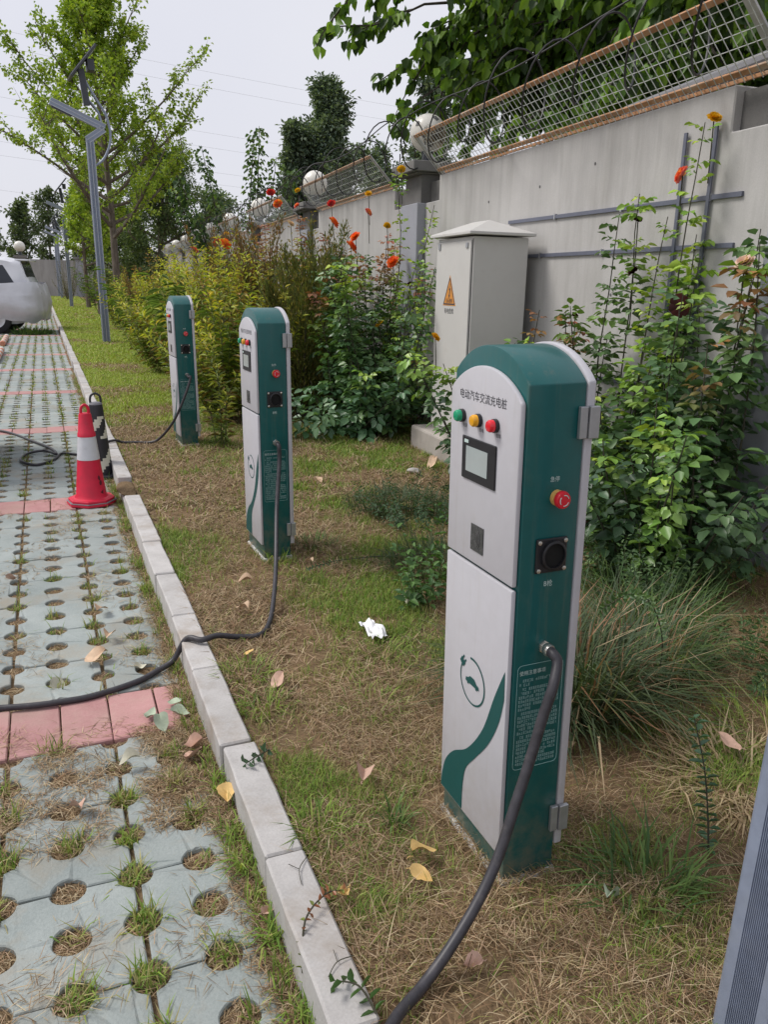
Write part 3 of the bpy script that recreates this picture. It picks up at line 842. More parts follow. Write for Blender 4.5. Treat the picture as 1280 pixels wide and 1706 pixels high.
def prj(a, b): v = pc + pd * a + pn * b; return (LX - .0002, -v.x, v.y)
ring.add([prj(-.012, -.011), prj(.006, -.012), prj(.006, .012), prj(-.012, .011)], [(0, 1, 2, 3)])
ring.add([prj(.006, -.009), prj(.018, -.009), prj(.018, -.004), prj(.006, -.004)], [(0, 1, 2, 3)])
ring.add([prj(.006, .004), prj(.018, .004), prj(.018, .009), prj(.006, .009)], [(0, 1, 2, 3)])
carp = [(-.036, -.006), (-.034, .004), (-.022, .007), (-.012, .015), (.010, .015), (.022, .006), (.034, .003), (.036, -.006), (.028, -.007), (.023, -.001), (.016, -.007), (-.016, -.007), (-.022, -.001), (-.028, -.007)]
ring.add([(LX, -x, cz - .004 + z) for x, z in carp], [tuple(range(len(carp)))])
for wx in (-.022, .0225):
    ring.add([(LX - .0002, -(wx + .0052 * math.cos(a)), cz - .0105 + .0052 * math.sin(a)) for a in np.linspace(0, 2 * PI, 11)[:-1]], [tuple(range(10))])
ring.build('logo', M_PRINT, pl_)
# green swoosh on the lower panel
def spl(pts, n=8):
    out = []
    P = [pts[0]] + list(pts) + [pts[-1]]
    for i in range(1, len(P) - 2):
        p0, p1, p2, p3 = [np.array(P[i + k], float) for k in (-1, 0, 1, 2)]
        for t in np.linspace(0, 1, n, endpoint=False):
            out.append(tuple(.5 * ((2 * p1) + (-p0 + p2) * t + (2 * p0 - 5 * p1 + 4 * p2 - p3) * t * t + (-p0 + 3 * p1 - 3 * p2 + p3) * t ** 3)))
    out.append(tuple(pts[-1]))
    return out
so = spl([(.158, .607), (.114, .515), (.063, .395), (-.012, .297), (-.09, .242), (-.135, .19), (-.155, .135), (-.162, .0895)])
si = spl([(.160, .53), (.140, .455), (.095, .37), (.03, .29), (-.015, .235), (-.03, .185), (-.034, .13), (-.034, .0895)])
vs = [(LX, -a[0], a[1]) for a in so] + [(LX, -a[0], a[1]) for a in si]; n_ = len(so)
MB().add(vs, [(i, i + 1, n_ + i + 1, n_ + i) for i in range(n_ - 1)]).build('swoosh', M_PRINT, pl_)
# side face (faces -y)
YS = -HWB
st = MB().lathe([(.019, -.001), (.019, -.012), (.017, -.013)], (.095, YS, 1.038), 'y', 22).build('stop_button', M_COLLAR, chg, smooth=True)
MB().lathe([(.0145, -.012), (.0145, -.018), (.0205, -.019), (.0212, -.026), (.019, -.0315), (.012, -.033)], (.095, YS, 1.038), 'y', 24).build('button_cap', M_ESTOP, st, smooth=True)
for a0 in (20, 140, 260):
    pts = [(.095 + .0125 * math.cos(R(a)), YS - .0338, 1.038 + .0125 * math.sin(R(a))) for a in np.linspace(a0, a0 + 80, 8)]
    MB().tube(pts, .0011, 5).build('arrow_mark', M_INKW, st)
put_text('急停', .014, M_INKW, SIDE, (.088, YS - .0006, 1.081), chg)
so_ = MB().box(.042, .134, YS - .007, YS - .0005, .857, .942).build('socket', M_BLACK, chg, bevel=.004)
MB().lathe([(.036, -.006), (.036, -.014), (.033, -.016), (.03, -.016), (.03, -.006)], (.092, YS, .900), 'y', 28).build('socket_rim', M_BLACK, so_, smooth=True)
MB().lathe([(.0295, -.0075), (.0295, -.0085)], (.092, YS, .900), 'y', 24).build('socket_mouth', flat('void_black', (.003, .003, .003), .9), so_)
for (x, z) in ((.05, .934), (.126, .934), (.05, .865), (.126, .865)):
    MB().lathe([(.0055, -.007), (.0055, -.0105), (.003, -.0115)], (x, YS, z), 'y', 10).build('screw', M_STEEL, so_, smooth=True)
put_text('B枪', .017, M_INKW, SIDE, (.087, YS - .0006, .827), chg)
gl_ = MB().lathe([(.017, -.0005), (.017, -.006), (.0135, -.007), (.0135, -.014)], (.086, YS, .664), 'y', 6).build('cable_gland', M_STEEL, chg)
MB().lathe([(.0155, -.0145), (.0165, -.017), (.0165, -.027), (.0145, -.032)], (.086, YS, .664), 'y', 18).build('gland_nut', M_STEEL, gl_, smooth=True)
# notice: rounded frame, heading, rows of small characters
tpn = MB()
x0, x1, z0, z1, rr = .012, .152, .333, .622, .012
outl = [(x1 - rr + rr * math.cos(R(a)), z1 - rr + rr * math.sin(R(a))) for a in (0, 30, 60, 90)] + [(x0 + rr + rr * math.cos(R(a)), z1 - rr + rr * math.sin(R(a))) for a in (90, 120, 150, 180)] + \
       [(x0 + rr + rr * math.cos(R(a)), z0 + rr + rr * math.sin(R(a))) for a in (180, 210, 240, 270)] + [(x1 - rr + rr * math.cos(R(a)), z0 + rr + rr * math.sin(R(a))) for a in (270, 300, 330, 360)]
tpn.tube([(a, YS - .0002, b) for a, b in outl + outl[:1]], .0008, 4)
nt_ = tpn.build('notice_frame', M_INKDIM, chg)
put_text('使用注意事项', .0135, M_INKW, SIDE, (x0 + .046, YS - .0006, z1 - .022), nt_)
rows = MB(); z = z1 - .042; rr_ = random.Random(3); row = 0
while z > z0 + .012:
    x = x0 + .007 + (.010 if row in (0, 2, 8, 14) else 0); xe = x1 - .006 - (rr_.uniform(.03, .09) if row in (1, 7, 13, 19) else 0)
    while x < xe - .0055:
        if rr_.random() > .06:     # a character: a few strokes
            h = .0062
            for s_ in range(3):
                zz = z + h * (s_ / 2 - .5)
                if rr_.random() < .85: rows.add([(x, YS - .0006, zz - .0005), (x + .0054, YS - .0006, zz - .0005), (x + .0054, YS - .0006, zz + .0006), (x, YS - .0006, zz + .0006)], [(0, 1, 2, 3)])
            xx = x + .0027 + rr_.uniform(-.0018, .0018)
            rows.add([(xx - .0005, YS - .00065, z - h / 2), (xx + .0005, YS - .00065, z - h / 2), (xx + .0005, YS - .00065, z + h / 2), (xx - .0005, YS - .00065, z + h / 2)], [(0, 1, 2, 3)])
        x += .0066
    z -= .0108 if row not in (1, 7, 13) else .0125
    row += 1
props(rows.build('notice_text', M_INKDIM, nt_), kind='stuff')
for z in (1.172, .125):
    h = MB().box(.142, DEP + .001, YS - .012, YS - .0005, z, z + .074).build('hinge', M_GREY_M, chg, bevel=.002)
    MB().box(DEP + .004, DEP + .033, YS - .016, YS - .0045, z + (.0 if z > 1 else .0), z + .074).build('hinge_leaf', M_GREY_M, h, bevel=.002)
    MB().box(DEP + .0015, DEP + .0035, YS - .010, YS - .001, z + .002, z + .036).build('hinge_gap', M_SEAM, h)

def lean(o, loc, rx, ry, rz):
    o.location = loc; o.rotation_euler = (R(rx), R(ry), R(rz))
    o.scale = (.93, 1, 1)
    return Matrix.LocRotScale(Vector(loc), o.rotation_euler, Vector((.93, 1, 1)))
def cable(root, Mx, tail, r_=.0135):
    inv = Mx.inverted()
    st_ = [(.086, YS - .026, .664), (.087, YS - .045, .66), (.0885, YS - .058, .645)]
    pts = st_ + [tuple(inv @ Vector(p)) for p in tail]
    MB().tube(spl(pts, 7), r_, 10).build('charging_cable', M_CABLE, root, smooth=True)
SPOTS = [
    ((.985, 1.487 + HWB, LZ), (0, -.95, 0), 'charging post beside the arching grass clump, its title readable', 
     [(1.032, 1.405, .70), (1.008, 1.40, .633), (.972, 1.39, .522), (.927, 1.37, .424), (.874, 1.345, .316), (.807, 1.315, .236), (.722, 1.28, .17), (.643, 1.25, .126), (.56, 1.20, .128), (.49, 1.13, .146), (.41, 1.06, .138), (.32, 1.0, .02), (.1, .92, .014), (-.4, .85, .014), (-1.2, .9, .014), (-2.0, 1.1, .014)]),
    ((1.034, 4.187 + HWB, LZ), (0, -.6, 1.5), 'charging post whose cable crosses the kerb beside the red strip',
     [(1.112, 4.12, .66), (1.062, 4.0, .436), (.988, 3.75, .256), (.91, 3.5, .170), (.835, 3.3, .118), (.76, 3.18, .114), (.66, 3.17, .124), (.57, 3.16, .148), (.50, 3.145, .1455), (.445, 3.2, .135), (.385, 3.21, .04), (.30, 3.17, .016), (.23, 3.12, .014), (.1, 3.07, .014), (-.03, 3.05, .014), (-.28, 3.08, .014), (-.8, 3.25, .014), (-1.6, 3.3, .014)]),
    ((1.113, 7.637 + HWB, LZ), (0, -.8, 2.0), 'charging post whose cable runs behind the traffic cones',
     [(1.21, 7.57, .74), (1.15, 7.56, .578), (1.048, 7.6, .35), (.937, 7.72, .176), (.85, 7.78, .118), (.72, 7.84, .114), (.60, 7.85, .118), (.53, 7.82, .146), (.46, 7.78, .146), (.405, 7.76, .13), (.36, 7.8, .03), (.2, 7.9, .014), (.05, 8.0, .014), (-.02, 7.75, .014), (-.17, 7.55, .014), (-.3, 7.75, .016), (-.25, 8.05, .02), (-.1, 8.1, .03), (0, 7.9, .032), (-.05, 8.3, .014), (-.2, 8.7, .014), (-.4, 9.2, .014), (-.55, 9.45, .014), (-.9, 9.8, .014)]),
]
for i, (loc, rot, lab, tail) in enumerate(SPOTS):
    o = chg if i == 0 else copy_tree(chg)
    if i > 0:
        for ch in list(o.children):
            if ch.name.startswith('charging_cable'): bpy.data.objects.remove(ch)
    SPOTS[i] = (o, loc, rot, lab, tail)
for (o, loc, rot, lab, tail) in SPOTS:
    Mx = lean(o, loc, *rot)
    props(o, 'white and dark green ' + lab, 'charging post', 'charging posts on the lawn')
    cable(o, Mx, tail, .0135 if o is chg else .0125)

# ================================================================== CONES
def cone(name, loc, rz, top, body_prof, mats, lab, sc=1.0):
    e = empty(name, loc, rz); e.scale = (sc, sc, sc)
    return props(e, lab, 'cone')
c1 = cone('traffic_cone', (.215, 6.12, .004), R(12), 0, None, None, 'red traffic cone with a wide white band on the paving by the kerb')
oct_ = [(.165 * math.cos(R(a)) * (1 / math.cos(R(22.5))), .165 * math.sin(R(a)) * (1 / math.cos(R(22.5)))) for a in range(22, 360, 45)]
MB().prism(oct_, 0, .022, 'z').prism([(x * .93, y * .93) for x, y in oct_], .0225, .045, 'z').build('base', M_CONER, c1, bevel=.006)
MB().prism([(x * 1.004, y * 1.004) for x, y in oct_], .0222, .0262, 'z').build('base_tape', M_CONEG, c1)
def taper(z): return .108 - (.108 - .047) * (z - .05) / .58
MB().lathe([(.14, .046), (.118, .052), (taper(.06), .07), (taper(.335), .335), (taper(.5), .4995), (taper(.505) + .004, .502), (taper(.53) + .004, .528), (taper(.535), .533), (taper(.655), .655), (.04, .668), (.03, .67)], n=28).build('shell', M_CONER, c1, smooth=True)
MB().lathe([(taper(.332) + .0018, .333), (taper(.5) + .0018, .5)], n=28).build('reflective_band', M_CONEW, c1, smooth=True)
hp = [(-.026, 0, .665), (-.027, 0, .69), (-.02, 0, .715), (0, 0, .728), (.02, 0, .715), (.027, 0, .69), (.026, 0, .665)]
MB().tube(spl(hp, 4), .0105, 8).build('handle', M_CONER, c1, smooth=True)
for (a, z, w, h) in ((-62, .2, .013, .02), (-58, .165, .012, .02), (-46, .095, .03, .016)):
    pts = []
    for k in range(10):
        t = 2 * PI * k / 10; r0 = random.uniform(.75, 1.2); zz = z + h * math.sin(t) * r0; aa = R(a) + w * math.cos(t) * r0 / .095
        pts.append((math.cos(aa) * (taper(zz) + .0012), math.sin(aa) * (taper(zz) + .0012), zz))
    MB().add(pts, [tuple(range(10))]).build('scuff', flat('scuff_dark%d' % int(-a), (.12, .01, .02), .7), c1)
c2 = cone('traffic_cone', (.335, 6.98, .004), R(0), 0, None, None, 'black traffic cone with slanted pale stripes behind the red cone', .94)
MB().prism([(x * .98, y * .98) for x, y in oct_], 0, .03, 'z').build('base', M_CONEB, c2, bevel=.006)
def tp2(z): return .105 - (.105 - .055) * (z - .03) / .63
m = MB(); nseg, nz = 32, 26
zs = np.linspace(.031, .645, nz)
for k in range(nz):
    for j in range(nseg):
        a = 2 * PI * j / nseg; m.v.append((tp2(zs[k]) * math.cos(a), tp2(zs[k]) * math.sin(a), zs[k]))
for k in range(nz - 1):
    for j in range(nseg):
        a = (j + .5) / nseg; z = (zs[k] + zs[k + 1]) / 2
        inb = (.06 < z < .24) or (.36 < z < .545)
        st_ = ((z / .2 - a * 3) % 1.0) < .45
        m.f.append([k * nseg + j, k * nseg + (j + 1) % nseg, (k + 1) * nseg + (j + 1) % nseg, (k + 1) * nseg + j]); m.m.append(1 if (inb and st_) else 0)
m.build('shell', [M_CONEB, M_CONEY], c2, smooth=True)
MB().lathe([(.056, .646), (.05, .662), (.02, .668)], n=24).build('top', M_CONEG, c2, smooth=True)
hp = [(-.042, 0, .655), (-.044, 0, .69), (-.033, 0, .725), (0, 0, .742), (.033, 0, .725), (.044, 0, .69), (.042, 0, .655)]
MB().tube(spl(hp, 4), .010, 8).build('handle', M_CONEB, c2, smooth=True)

# ================================================================== SOLAR LAMP POSTS
def fluted(w=.175, d=.12, band=.03, ng=15, dep=.004):
    """rounded rectangular extrusion with fine flutes on the broad faces"""
    pts = []
    def face(a, b, nrm_):
        a, b, nn = Vector(a), Vector(b), Vector(nrm_); L = (b - a).length; u = (b - a) / L
        out = [a + u * .008, a + u * band]
        g_ = (L - 2 * band) / ng
        for k in range(ng):
            s_ = band + k * g_
            out += [a + u * (s_ + g_ * .15) - nn * dep, a + u * (s_ + g_ * .55) - nn * dep, a + u * (s_ + g_ * .7), a + u * (s_ + g_ * .999)]
        out += [b - u * .008]
        return out
    h, k = w / 2, d / 2
    for q in (face((-h, -k), (h, -k), (0, -1)), face((h, -k), (h, k), (1, 0)), face((h, k), (-h, k), (0, 1)), face((-h, k), (-h, -k), (-1, 0))): pts += [(p.x, p.y) for p in q]
    return pts
lp = empty('solar_lamp_post')
FL = fluted()
MB().prism(FL, 0, 4.72, 'z').build('pole', M_LAMPP, lp)
for x in (-.08, 0, .08): MB().box(x - .008, x + .008, -.0648, -.0605, .02, 4.6).build('pole_glint', M_LAMPL, lp)  # glint lines down the pole, put in as pale strips
def arm(a, b, name):
    a, b = Vector(a), Vector(b)
    o = MB().bar(a, b, .12, .165, up=(0, 0, 1)).build(name, M_LAMPP, lp, bevel=.008, seg=1)
    d = (b - a).normalized(); u = Vector((0, 0, 1)); u = (u - d * u.dot(d)).normalized()
    for t in (-.073, 0, .073):
        MB().bar(a + u * t + Vector((0, -.0625, 0)), b + u * t + Vector((0, -.0625, 0)), .004, .016, up=u).build('arm_glint', M_LAMPL, o)  # painted glint lines along the arm
    return o
arm((-.06, 0, 4.66), (.33, 0, 4.93), 'elbow')
la = arm((.36, 0, 4.95), (-.80, 0, 5.42), 'lamp_arm')
MB().bar((-.78, 0, 5.305), (-.36, 0, 5.135), .09, .02).build('led_lamp', M_LAMPD, la)
MB().tube(spl([(.06, 0, 4.1), (.3, 0, 4.3), (.47, 0, 4.72), (.42, 0, 5.2), (.22, 0, 5.55), (.04, 0, 5.85), (-.04, 0, 6.05)], 5), .028, 8).build('curved_tube', M_LAMPP, lp, smooth=True)
MB().tube(spl([(.3, 0, 4.95), (.28, 0, 5.15), (.2, 0, 5.35), (-.02, 0, 5.58)], 5), .022, 8).build('curved_tube', M_LAMPP, lp, smooth=True)
MB().bar((.0, 0, 5.4), (-.07, 0, 6.15), .11, .14, up=(1, 0, 0)).build('panel_stem', M_LAMPD, lp, bevel=.006, seg=1)
sp = MB().bar((-.33, 0, 5.93), (.26, 0, 6.63), .66, .05, up=(-.76, 0, .64)).build('solar_panel', M_LAMPD, lp, bevel=.006, seg=1)
MB().bar((-.35, 0, 5.955), (.235, 0, 6.65), .6, .012, up=(-.76, 0, .64)).build('solar_cells', M_PANEL, sp)
MB().box(.06, .22, -.14, .14, 6.12, 6.36).build('battery_box', M_LAMPD, lp, bevel=.01)
for i, (x, y, ry, lab) in enumerate(((1.41, 21.5, -.6, 'zigzag grey solar lamp post on the lawn before the bushes'), (1.49, 48.5, -.3, 'zigzag solar lamp post, second along the lawn from the charging posts'),
                              (1.52, 71, 0, 'small solar lamp post, third along the lawn from the charging posts'), (1.45, 77.8, .4, 'last small solar lamp post before the end wall'),
                              (1.262, .90, 1.9, 'fluted blue grey lamp post close beside the dry grass'))):
    o = lp if i == 0 else copy_tree(lp)
    o.location = (x, y, LZ - .02); o.rotation_euler = (0, R(ry), R(4 if i < 4 else 8))
    if i == 4:
        for ch in list(o.children):
            if ch.name.startswith('pole_glint'): bpy.data.objects.remove(ch)
    props(o, lab, 'lamp post', 'solar lamp posts along the lawn')

# ================================================================== CARS
def smooth01(t): t = min(1, max(0, t)); return t * t * (3 - 2 * t)
def lerp_tab(tab, x):
    if x <= tab[0][0]: return tab[0][1]
    for (a, va), (b, vb) in zip(tab, tab[1:]):
        if x <= b: return va + (vb - va) * smooth01((x - a) / (b - a)) if b > a else vb
    return tab[-1][1]
class CarShape:
    """x from 0 (rear) to L (front), z up, half width hw(x, z)"""
    def __init__(s, L, W, H): s.L, s.W, s.H = L, W, H
    def roof(s, x):
        t = x / s.L; H = s.H
        return lerp_tab([(0, .50 * H), (.025, .60 * H), (.04, .68 * H), (.075, .95 * H), (.16, .995 * H), (.38, H), (.52, .965 * H), (.66, .66 * H), (.8, .60 * H), (.93, .52 * H), (1, .38 * H)], t)
    def floor(s, x):
        t = x / s.L
        return lerp_tab([(0, .24 * s.H), (.06, .15 * s.H), (.12, .13 * s.H), (.9, .13 * s.H), (1, .2 * s.H)], t)
    def hw(s, x, z):
        t = x / s.L; h = z / s.H
        w = s.W / 2 * lerp_tab([(0, .74), (.03, .86), (.1, .97), (.2, 1), (.85, 1), (.95, .9), (1, .66)], t)
        return w * lerp_tab([(.1, .9), (.22, .985), (.4, 1), (.55, .975), (.62, .95), (.95, .76), (1, .62)], h)
    def body(s, n=56, m=20):
        mb = MB()
        for i in range(n + 1):
            x = s.L * (i / n); f, r_ = s.floor(x), s.roof(x)
            ring_ = []
            for j in range(m + 1):
                z = f + (r_ - f) * (j / m); ring_.append((x, -s.hw(x, z) * (1 if j < m else .9), z))
            full = ring_ + [(x, -.35 * s.hw(x, r_), r_ + .012), (x, .35 * s.hw(x, r_), r_ + .012)] + [(p[0], -p[1], p[2]) for p in reversed(ring_)]
            mb.v += full
        k = 2 * (m + 1) + 2
        for i in range(n):
            for j in range(k):
                mb.f.append([i * k + j, i * k + (j + 1) % k, (i + 1) * k + (j + 1) % k, (i + 1) * k + j]); mb.m.append(0)
        mb.f.append(list(range(k - 1, -1, -1))); mb.m.append(0); mb.f.append([n * k + j for j in range(k)]); mb.m.append(0)
        return mb
    def patch(s, quad, off, nx=10, nz=6, side=-1):
        """side patch; quad: four (x, z) corners a b c d, bilinear"""
        mb = MB()
        a, b, c, d = [np.array(q) for q in quad]
        for i in range(nx + 1):
            for j in range(nz + 1):
                u, v = i / nx, j / nz; p = (a * (1 - u) + b * u) * (1 - v) + (d * (1 - u) + c * u) * v
                mb.v.append((p[0], side * (s.hw(p[0], p[1]) + off), p[1]))
        for i in range(nx):
            for j in range(nz): mb.f.append([i * (nz + 1) + j, (i + 1) * (nz + 1) + j, (i + 1) * (nz + 1) + j + 1, i * (nz + 1) + j + 1]); mb.m.append(0)
        return mb
def make_car(name, loc, L, W, H, paint, lab, covered):
    e = empty(name, loc, PI - (.17 if covered else 0))          # local +x points to world -x: the rear end faces the kerb
    props(e, lab, 'car')
    s = CarShape(L, W, H)
    s.body().build('body', paint, e, smooth=True)
    for side in (-1, 1):
        for q in (((.10, .66), (.265, .64), (.265, .90), (.155, .89)), ((.28, .64), (.43, .63), (.42, .92), (.28, .91)), ((.445, .63), (.60, .63), (.53, .88), (.435, .92))):
            s.patch([(x * L, z * H) for x, z in q], .006, side=side).build('side_window', M_GLASSD, e, smooth=True)
    # rear window and spoiler
    mb = MB()
    for i in range(7):
        for j in range(5):
            v = j / 4; x = (.047 + .026 * v) * L; z = s.roof(x); w = s.hw(x, z) * .78
            mb.v.append((x - .012, -w + 2 * w * i / 6, z + .004))
    for i in range(6):
        for j in range(4): mb.f.append([i * 5 + j, (i + 1) * 5 + j, (i + 1) * 5 + j + 1, i * 5 + j + 1]); mb.m.append(0)
    mb.build('rear_window', M_GLASSD, e, smooth=True)
    MB().box(.035 * L, .10 * L, -W * .33, W * .33, .95 * H, .972 * H).build('spoiler', paint, e, bevel=.02, smooth=True)
    for side in (-1, 1):
        s.patch([(x * L, z * H) for x, z in ((.012, .48), (.07, .5), (.07, .6), (.03, .6))], .008, 4, 3, side).build('tail_lamp', M_TAIL, e, smooth=True)
        s.patch([(x * L, z * H) for x, z in ((.005, .26), (.12, .24), (.12, .30), (.005, .33))], .012, 6, 3, side).build('bumper_trim', M_BLACK, e, smooth=True)
    rw = .205 * H
    for wx in (.21 * L, .80 * L):
        for side in (-1, 1):
            y = side * (W / 2 - .11)
            w = MB().lathe([(rw * .55, -.12), (rw * .9, -.125), (rw, -.09), (rw, .09), (rw * .9, .125), (rw * .55, .12)], (wx, y, rw), 'y', 28).build('wheel', M_TYRE, e, smooth=True)
            r0 = MB().lathe([(rw * .66, 0), (rw * .64, .02), (rw * .55, .012), (rw * .2, .02), (rw * .12, .03)], (wx, y, rw), 'y', 28)
            if side < 0: r0.v = [(a, 2 * y - b, c) for a, b, c in r0.v]
            r0.v = [(a, b + side * .115, c) for a, b, c in r0.v]
            r0.build('rim', M_RIM, w, smooth=True)
    if covered:
        # silver cloth over the lower body, round the rear and both sides, hanging in folds
        path = []
        rc = .42
        for x in np.linspace(.97 * L, rc, 110): path.append((x, -1.0, 0, -1))
        for a in np.linspace(0, PI / 2, 16)[1:]: path.append((rc - rc * math.sin(a), None, -math.sin(a), -math.cos(a)))
        ny = 40
        for t in np.linspace(-1, 1, ny)[1:-1]: path.append((0, t, -1, 0))
        for a in np.linspace(PI / 2, 0, 16)[:-1]: path.append((rc - rc * math.sin(a), None, -math.sin(a), math.cos(a)))
        for x in np.linspace(rc, .97 * L, 110): path.append((x, 1.0, 0, 1))
        mb = MB(); nz = 40; hw0 = s.W / 2
        for i, (x, sd, nx_, ny_) in enumerate(path):
            if sd is None: y = math.copysign(hw0 - rc, ny_) + ny_ * rc
            elif abs(sd) == 1: y = sd * hw0
            else: y = sd * (hw0 - rc)
            for j in range(nz + 1):
                v = j / nz
                top = (.665 + .015 * math.sin(i * .12)) * H; bot = (.165 + .02 * math.sin(i * .21) + .012 * math.sin(i * .47)) * H
                z = top + (bot - top) * v; h = z / H
                bulge = .10 * math.sin(PI * min(1, max(0, (h - .10) / .62)))           # fuller at mid height
                tuck = -.30 * max(0, h - .5) ** 1.1 - .28 * max(0, .3 - h)              # drawn in above and below
                P = Vector((i * .11, z * 1.6, 0))
                ridge = 1 - abs(mnoise.noise(Vector((i * .14 + z * 1.6, z * .9 - i * .05, 5)))) * 2.2
                r2 = 1 - abs(mnoise.noise(Vector((i * .30 - z * 2.6, z * 1.8 + i * .08, 8)))) * 2.2
                r3 = mnoise.noise(Vector((i * .5, z * 6, 2)))
                q1 = mnoise.noise(Vector((i * .045, z * .7, 5))); q2 = mnoise.noise(Vector((i * .06, z * .9, 11)))
                o_ = .04 + bulge + tuck + .022 * math.sin(z * 7.5 + i * .05 + 7 * q1) * (.25 + .75 * v) + .018 * math.sin(i * .30 - z * 2.2 + 6 * q2) * (.2 + .8 * v) + .004 * r3
                mb.v.append((x + nx_ * o_, y + ny_ * o_, z))
        for i in range(len(path) - 1):
            for j in range(nz): mb.f.append([i * (nz + 1) + j, (i + 1) * (nz + 1) + j, (i + 1) * (nz + 1) + j + 1, i * (nz + 1) + j + 1]); mb.m.append(0)
        mb.build('car_cover', M_COVER, e, smooth=True)
    return e
make_car('parked_car', (.02, 27.55, 0), 5.6, 2.2, 2.2, M_CARW, 'white parked car half wrapped in a silver cover, rear towards the kerb', True)
make_car('parked_car', (-.47, 8.0, 0), 4.6, 1.8, 1.5, M_CARS, 'silver parked car of which only a rear bumper corner shows beside the cones', False)

# wheel stops: striped pipes lying along the bays
for (x, y0, y1) in ((-.93, 17.3, 19.9), (-.98, 21.8, 24.6)):
    e = empty('wheel_stop', (x, y0, .055))
    props(e, 'red and white striped pipe wheel stop on the paving near the covered car', 'wheel stop', 'wheel stops on the paving')
    k = 0; y = 0
    while y < y1 - y0:
        MB().lathe([(.06, y), (.066, y + .02), (.066, y + .33), (.06, y + .35)], (0, 0, 0), 'y', 12).build('segment', M_STOPR if k % 2 == 0 else M_STOPW, e, smooth=True)
        y += .352; k += 1

# power lines far beyond
for k, (z, tilt) in enumerate(((49, -9), (46, -9.5), (37, -9), (34, -8.5), (29, -8), (26.5, -7.5), (20, -7))):
    pts = [(x, 190, z - tilt * -(x - 20) / 120 - 3 * (1 - ((x - 20) / 120) ** 2)) for x in np.linspace(-120, 160, 30)]
    o = MB().tube(pts, .022, 4).build('power_line', M_POWER)
    props(o, 'thin overhead power line crossing the pale sky', 'power line', 'overhead power lines')

# ================================================================== TREES
def frame(d):
    d = nrm(d); a = np.where(np.abs(d[..., 2:3]) > .9, np.array([1., 0, 0]), np.array([0, 0, 1.]))
    x = nrm(np.cross(d, a)); return x, np.cross(d, x)
def branch_path(p, d, L, n, up=0.0, wob=.12):
    p, d = np.array(p, float), nrm(np.array(d, float)); out = [p.copy()]
    for i in range(n):
        d = nrm(d + np.array([0, 0, up / n]) + RNG.normal(0, wob, 3) / math.sqrt(n))
        p = p + d * L / n; out.append(p.copy())
    return np.array(out)
def along(path, t):
    k = len(path) - 1; i = np.minimum((t * k).astype(int), k - 1); f = (t * k - i)[:, None]
    return path[i] * (1 - f) + path[i + 1] * f, nrm(path[i + 1] - path[i])

def tree(name, lab, loc, height, trunk_r, limbs, limb_len, limb_el, leaf, cols, crown0=.25, sub=6, sub_len=.3, leaves_per=60, spread=.18, lean=(0, 0), barkm=None, up=.35,
         fine=False, mat=None, group=None, trunk_top=1.0, mask=None, taper_len=True, hang=0.0, cat='tree', trunk_bend=.06):
    e = empty(name, loc); props(e, lab, cat, group)
    tb = MB(); LV = Leaves()
    tp_ = branch_path((0, 0, -.1), (lean[0], lean[1], 1), height * trunk_top, 10, .1, trunk_bend)
    tb.tube(tp_, [trunk_r * (1 - .85 * i / 10) for i in range(11)], 9)
    ga = RNG.uniform(0, 6)
    for i in range(limbs):
        t = crown0 + (1 - crown0) * (i + RNG.uniform(0, .8)) / limbs * .97
        p, _ = along(tp_, np.array([t])); ga += 2.4 + RNG.normal(0, .3)
        u = (t - crown0) / (1 - crown0)
        el = R(limb_el[0] + (limb_el[1] - limb_el[0]) * u) + RNG.normal(0, .1)
        L = limb_len * ((1 - .75 * u ** 1.3) if taper_len else (math.sqrt(max(.05, 1 - (2 * u - .9) ** 2)))) * RNG.uniform(.7, 1.15)
        d = (math.cos(ga) * math.cos(el), math.sin(ga) * math.cos(el), math.sin(el))
        bp_ = branch_path(p[0], d, L, 6, up, .2)
        r0 = trunk_r * (.5 - .3 * u)
        tb.tube(bp_, [r0 * (1 - .8 * k / 6) for k in range(7)], 5, cap=False)
        paths = [(bp_, 1.0)]
        for s_ in range(sub):
            ts = RNG.uniform(.25, 1, 1); q, dd = along(bp_, ts)
            d2 = nrm(dd[0] * .5 + rdir(1, -.3, .8)[0] * .9)
            sp_ = branch_path(q[0], d2, L * sub_len * RNG.uniform(.6, 1.3), 4, up * .7 - hang, .25)
            tb.tube(sp_, [r0 * .3, r0 * .22, r0 * .16, r0 * .1, r0 * .05], 4, cap=False)
            paths.append((sp_, 1.0))
        for (pp, wgt) in paths:
            k = int(leaves_per * wgt * RNG.uniform(.7, 1.3))
            tt = RNG.uniform(.12, 1.0, k) ** .8; q, dd = along(pp, tt)
            off = rdir(k) * (RNG.random((k, 1)) ** .6) * spread
            pos = q + off
            dirs = nrm(off / spread * .7 + dd * .4 + RNG.normal(0, .35, (k, 3)) + np.array([0, 0, -.25 - hang]))
            LV.add(pos, dirs, RNG.normal(0, .5, (k, 3)) + np.array([0, 0, 1]), leaf[0] * RNG.uniform(.7, 1.25, k), leaf[1] * RNG.uniform(.7, 1.25, k), cmix(cols, k))
    if mask is not None:
        P = np.concatenate(LV.p); keep = mask(P + np.array(loc))
        for a in 'pdnlwc': setattr(LV, a, [np.concatenate(getattr(LV, a))[keep]])
    tb.build('trunk', barkm or M_BARK, e, smooth=True)
    link('crown', LV.mesh('crown', mat or LEAF, fine), e)
    return e

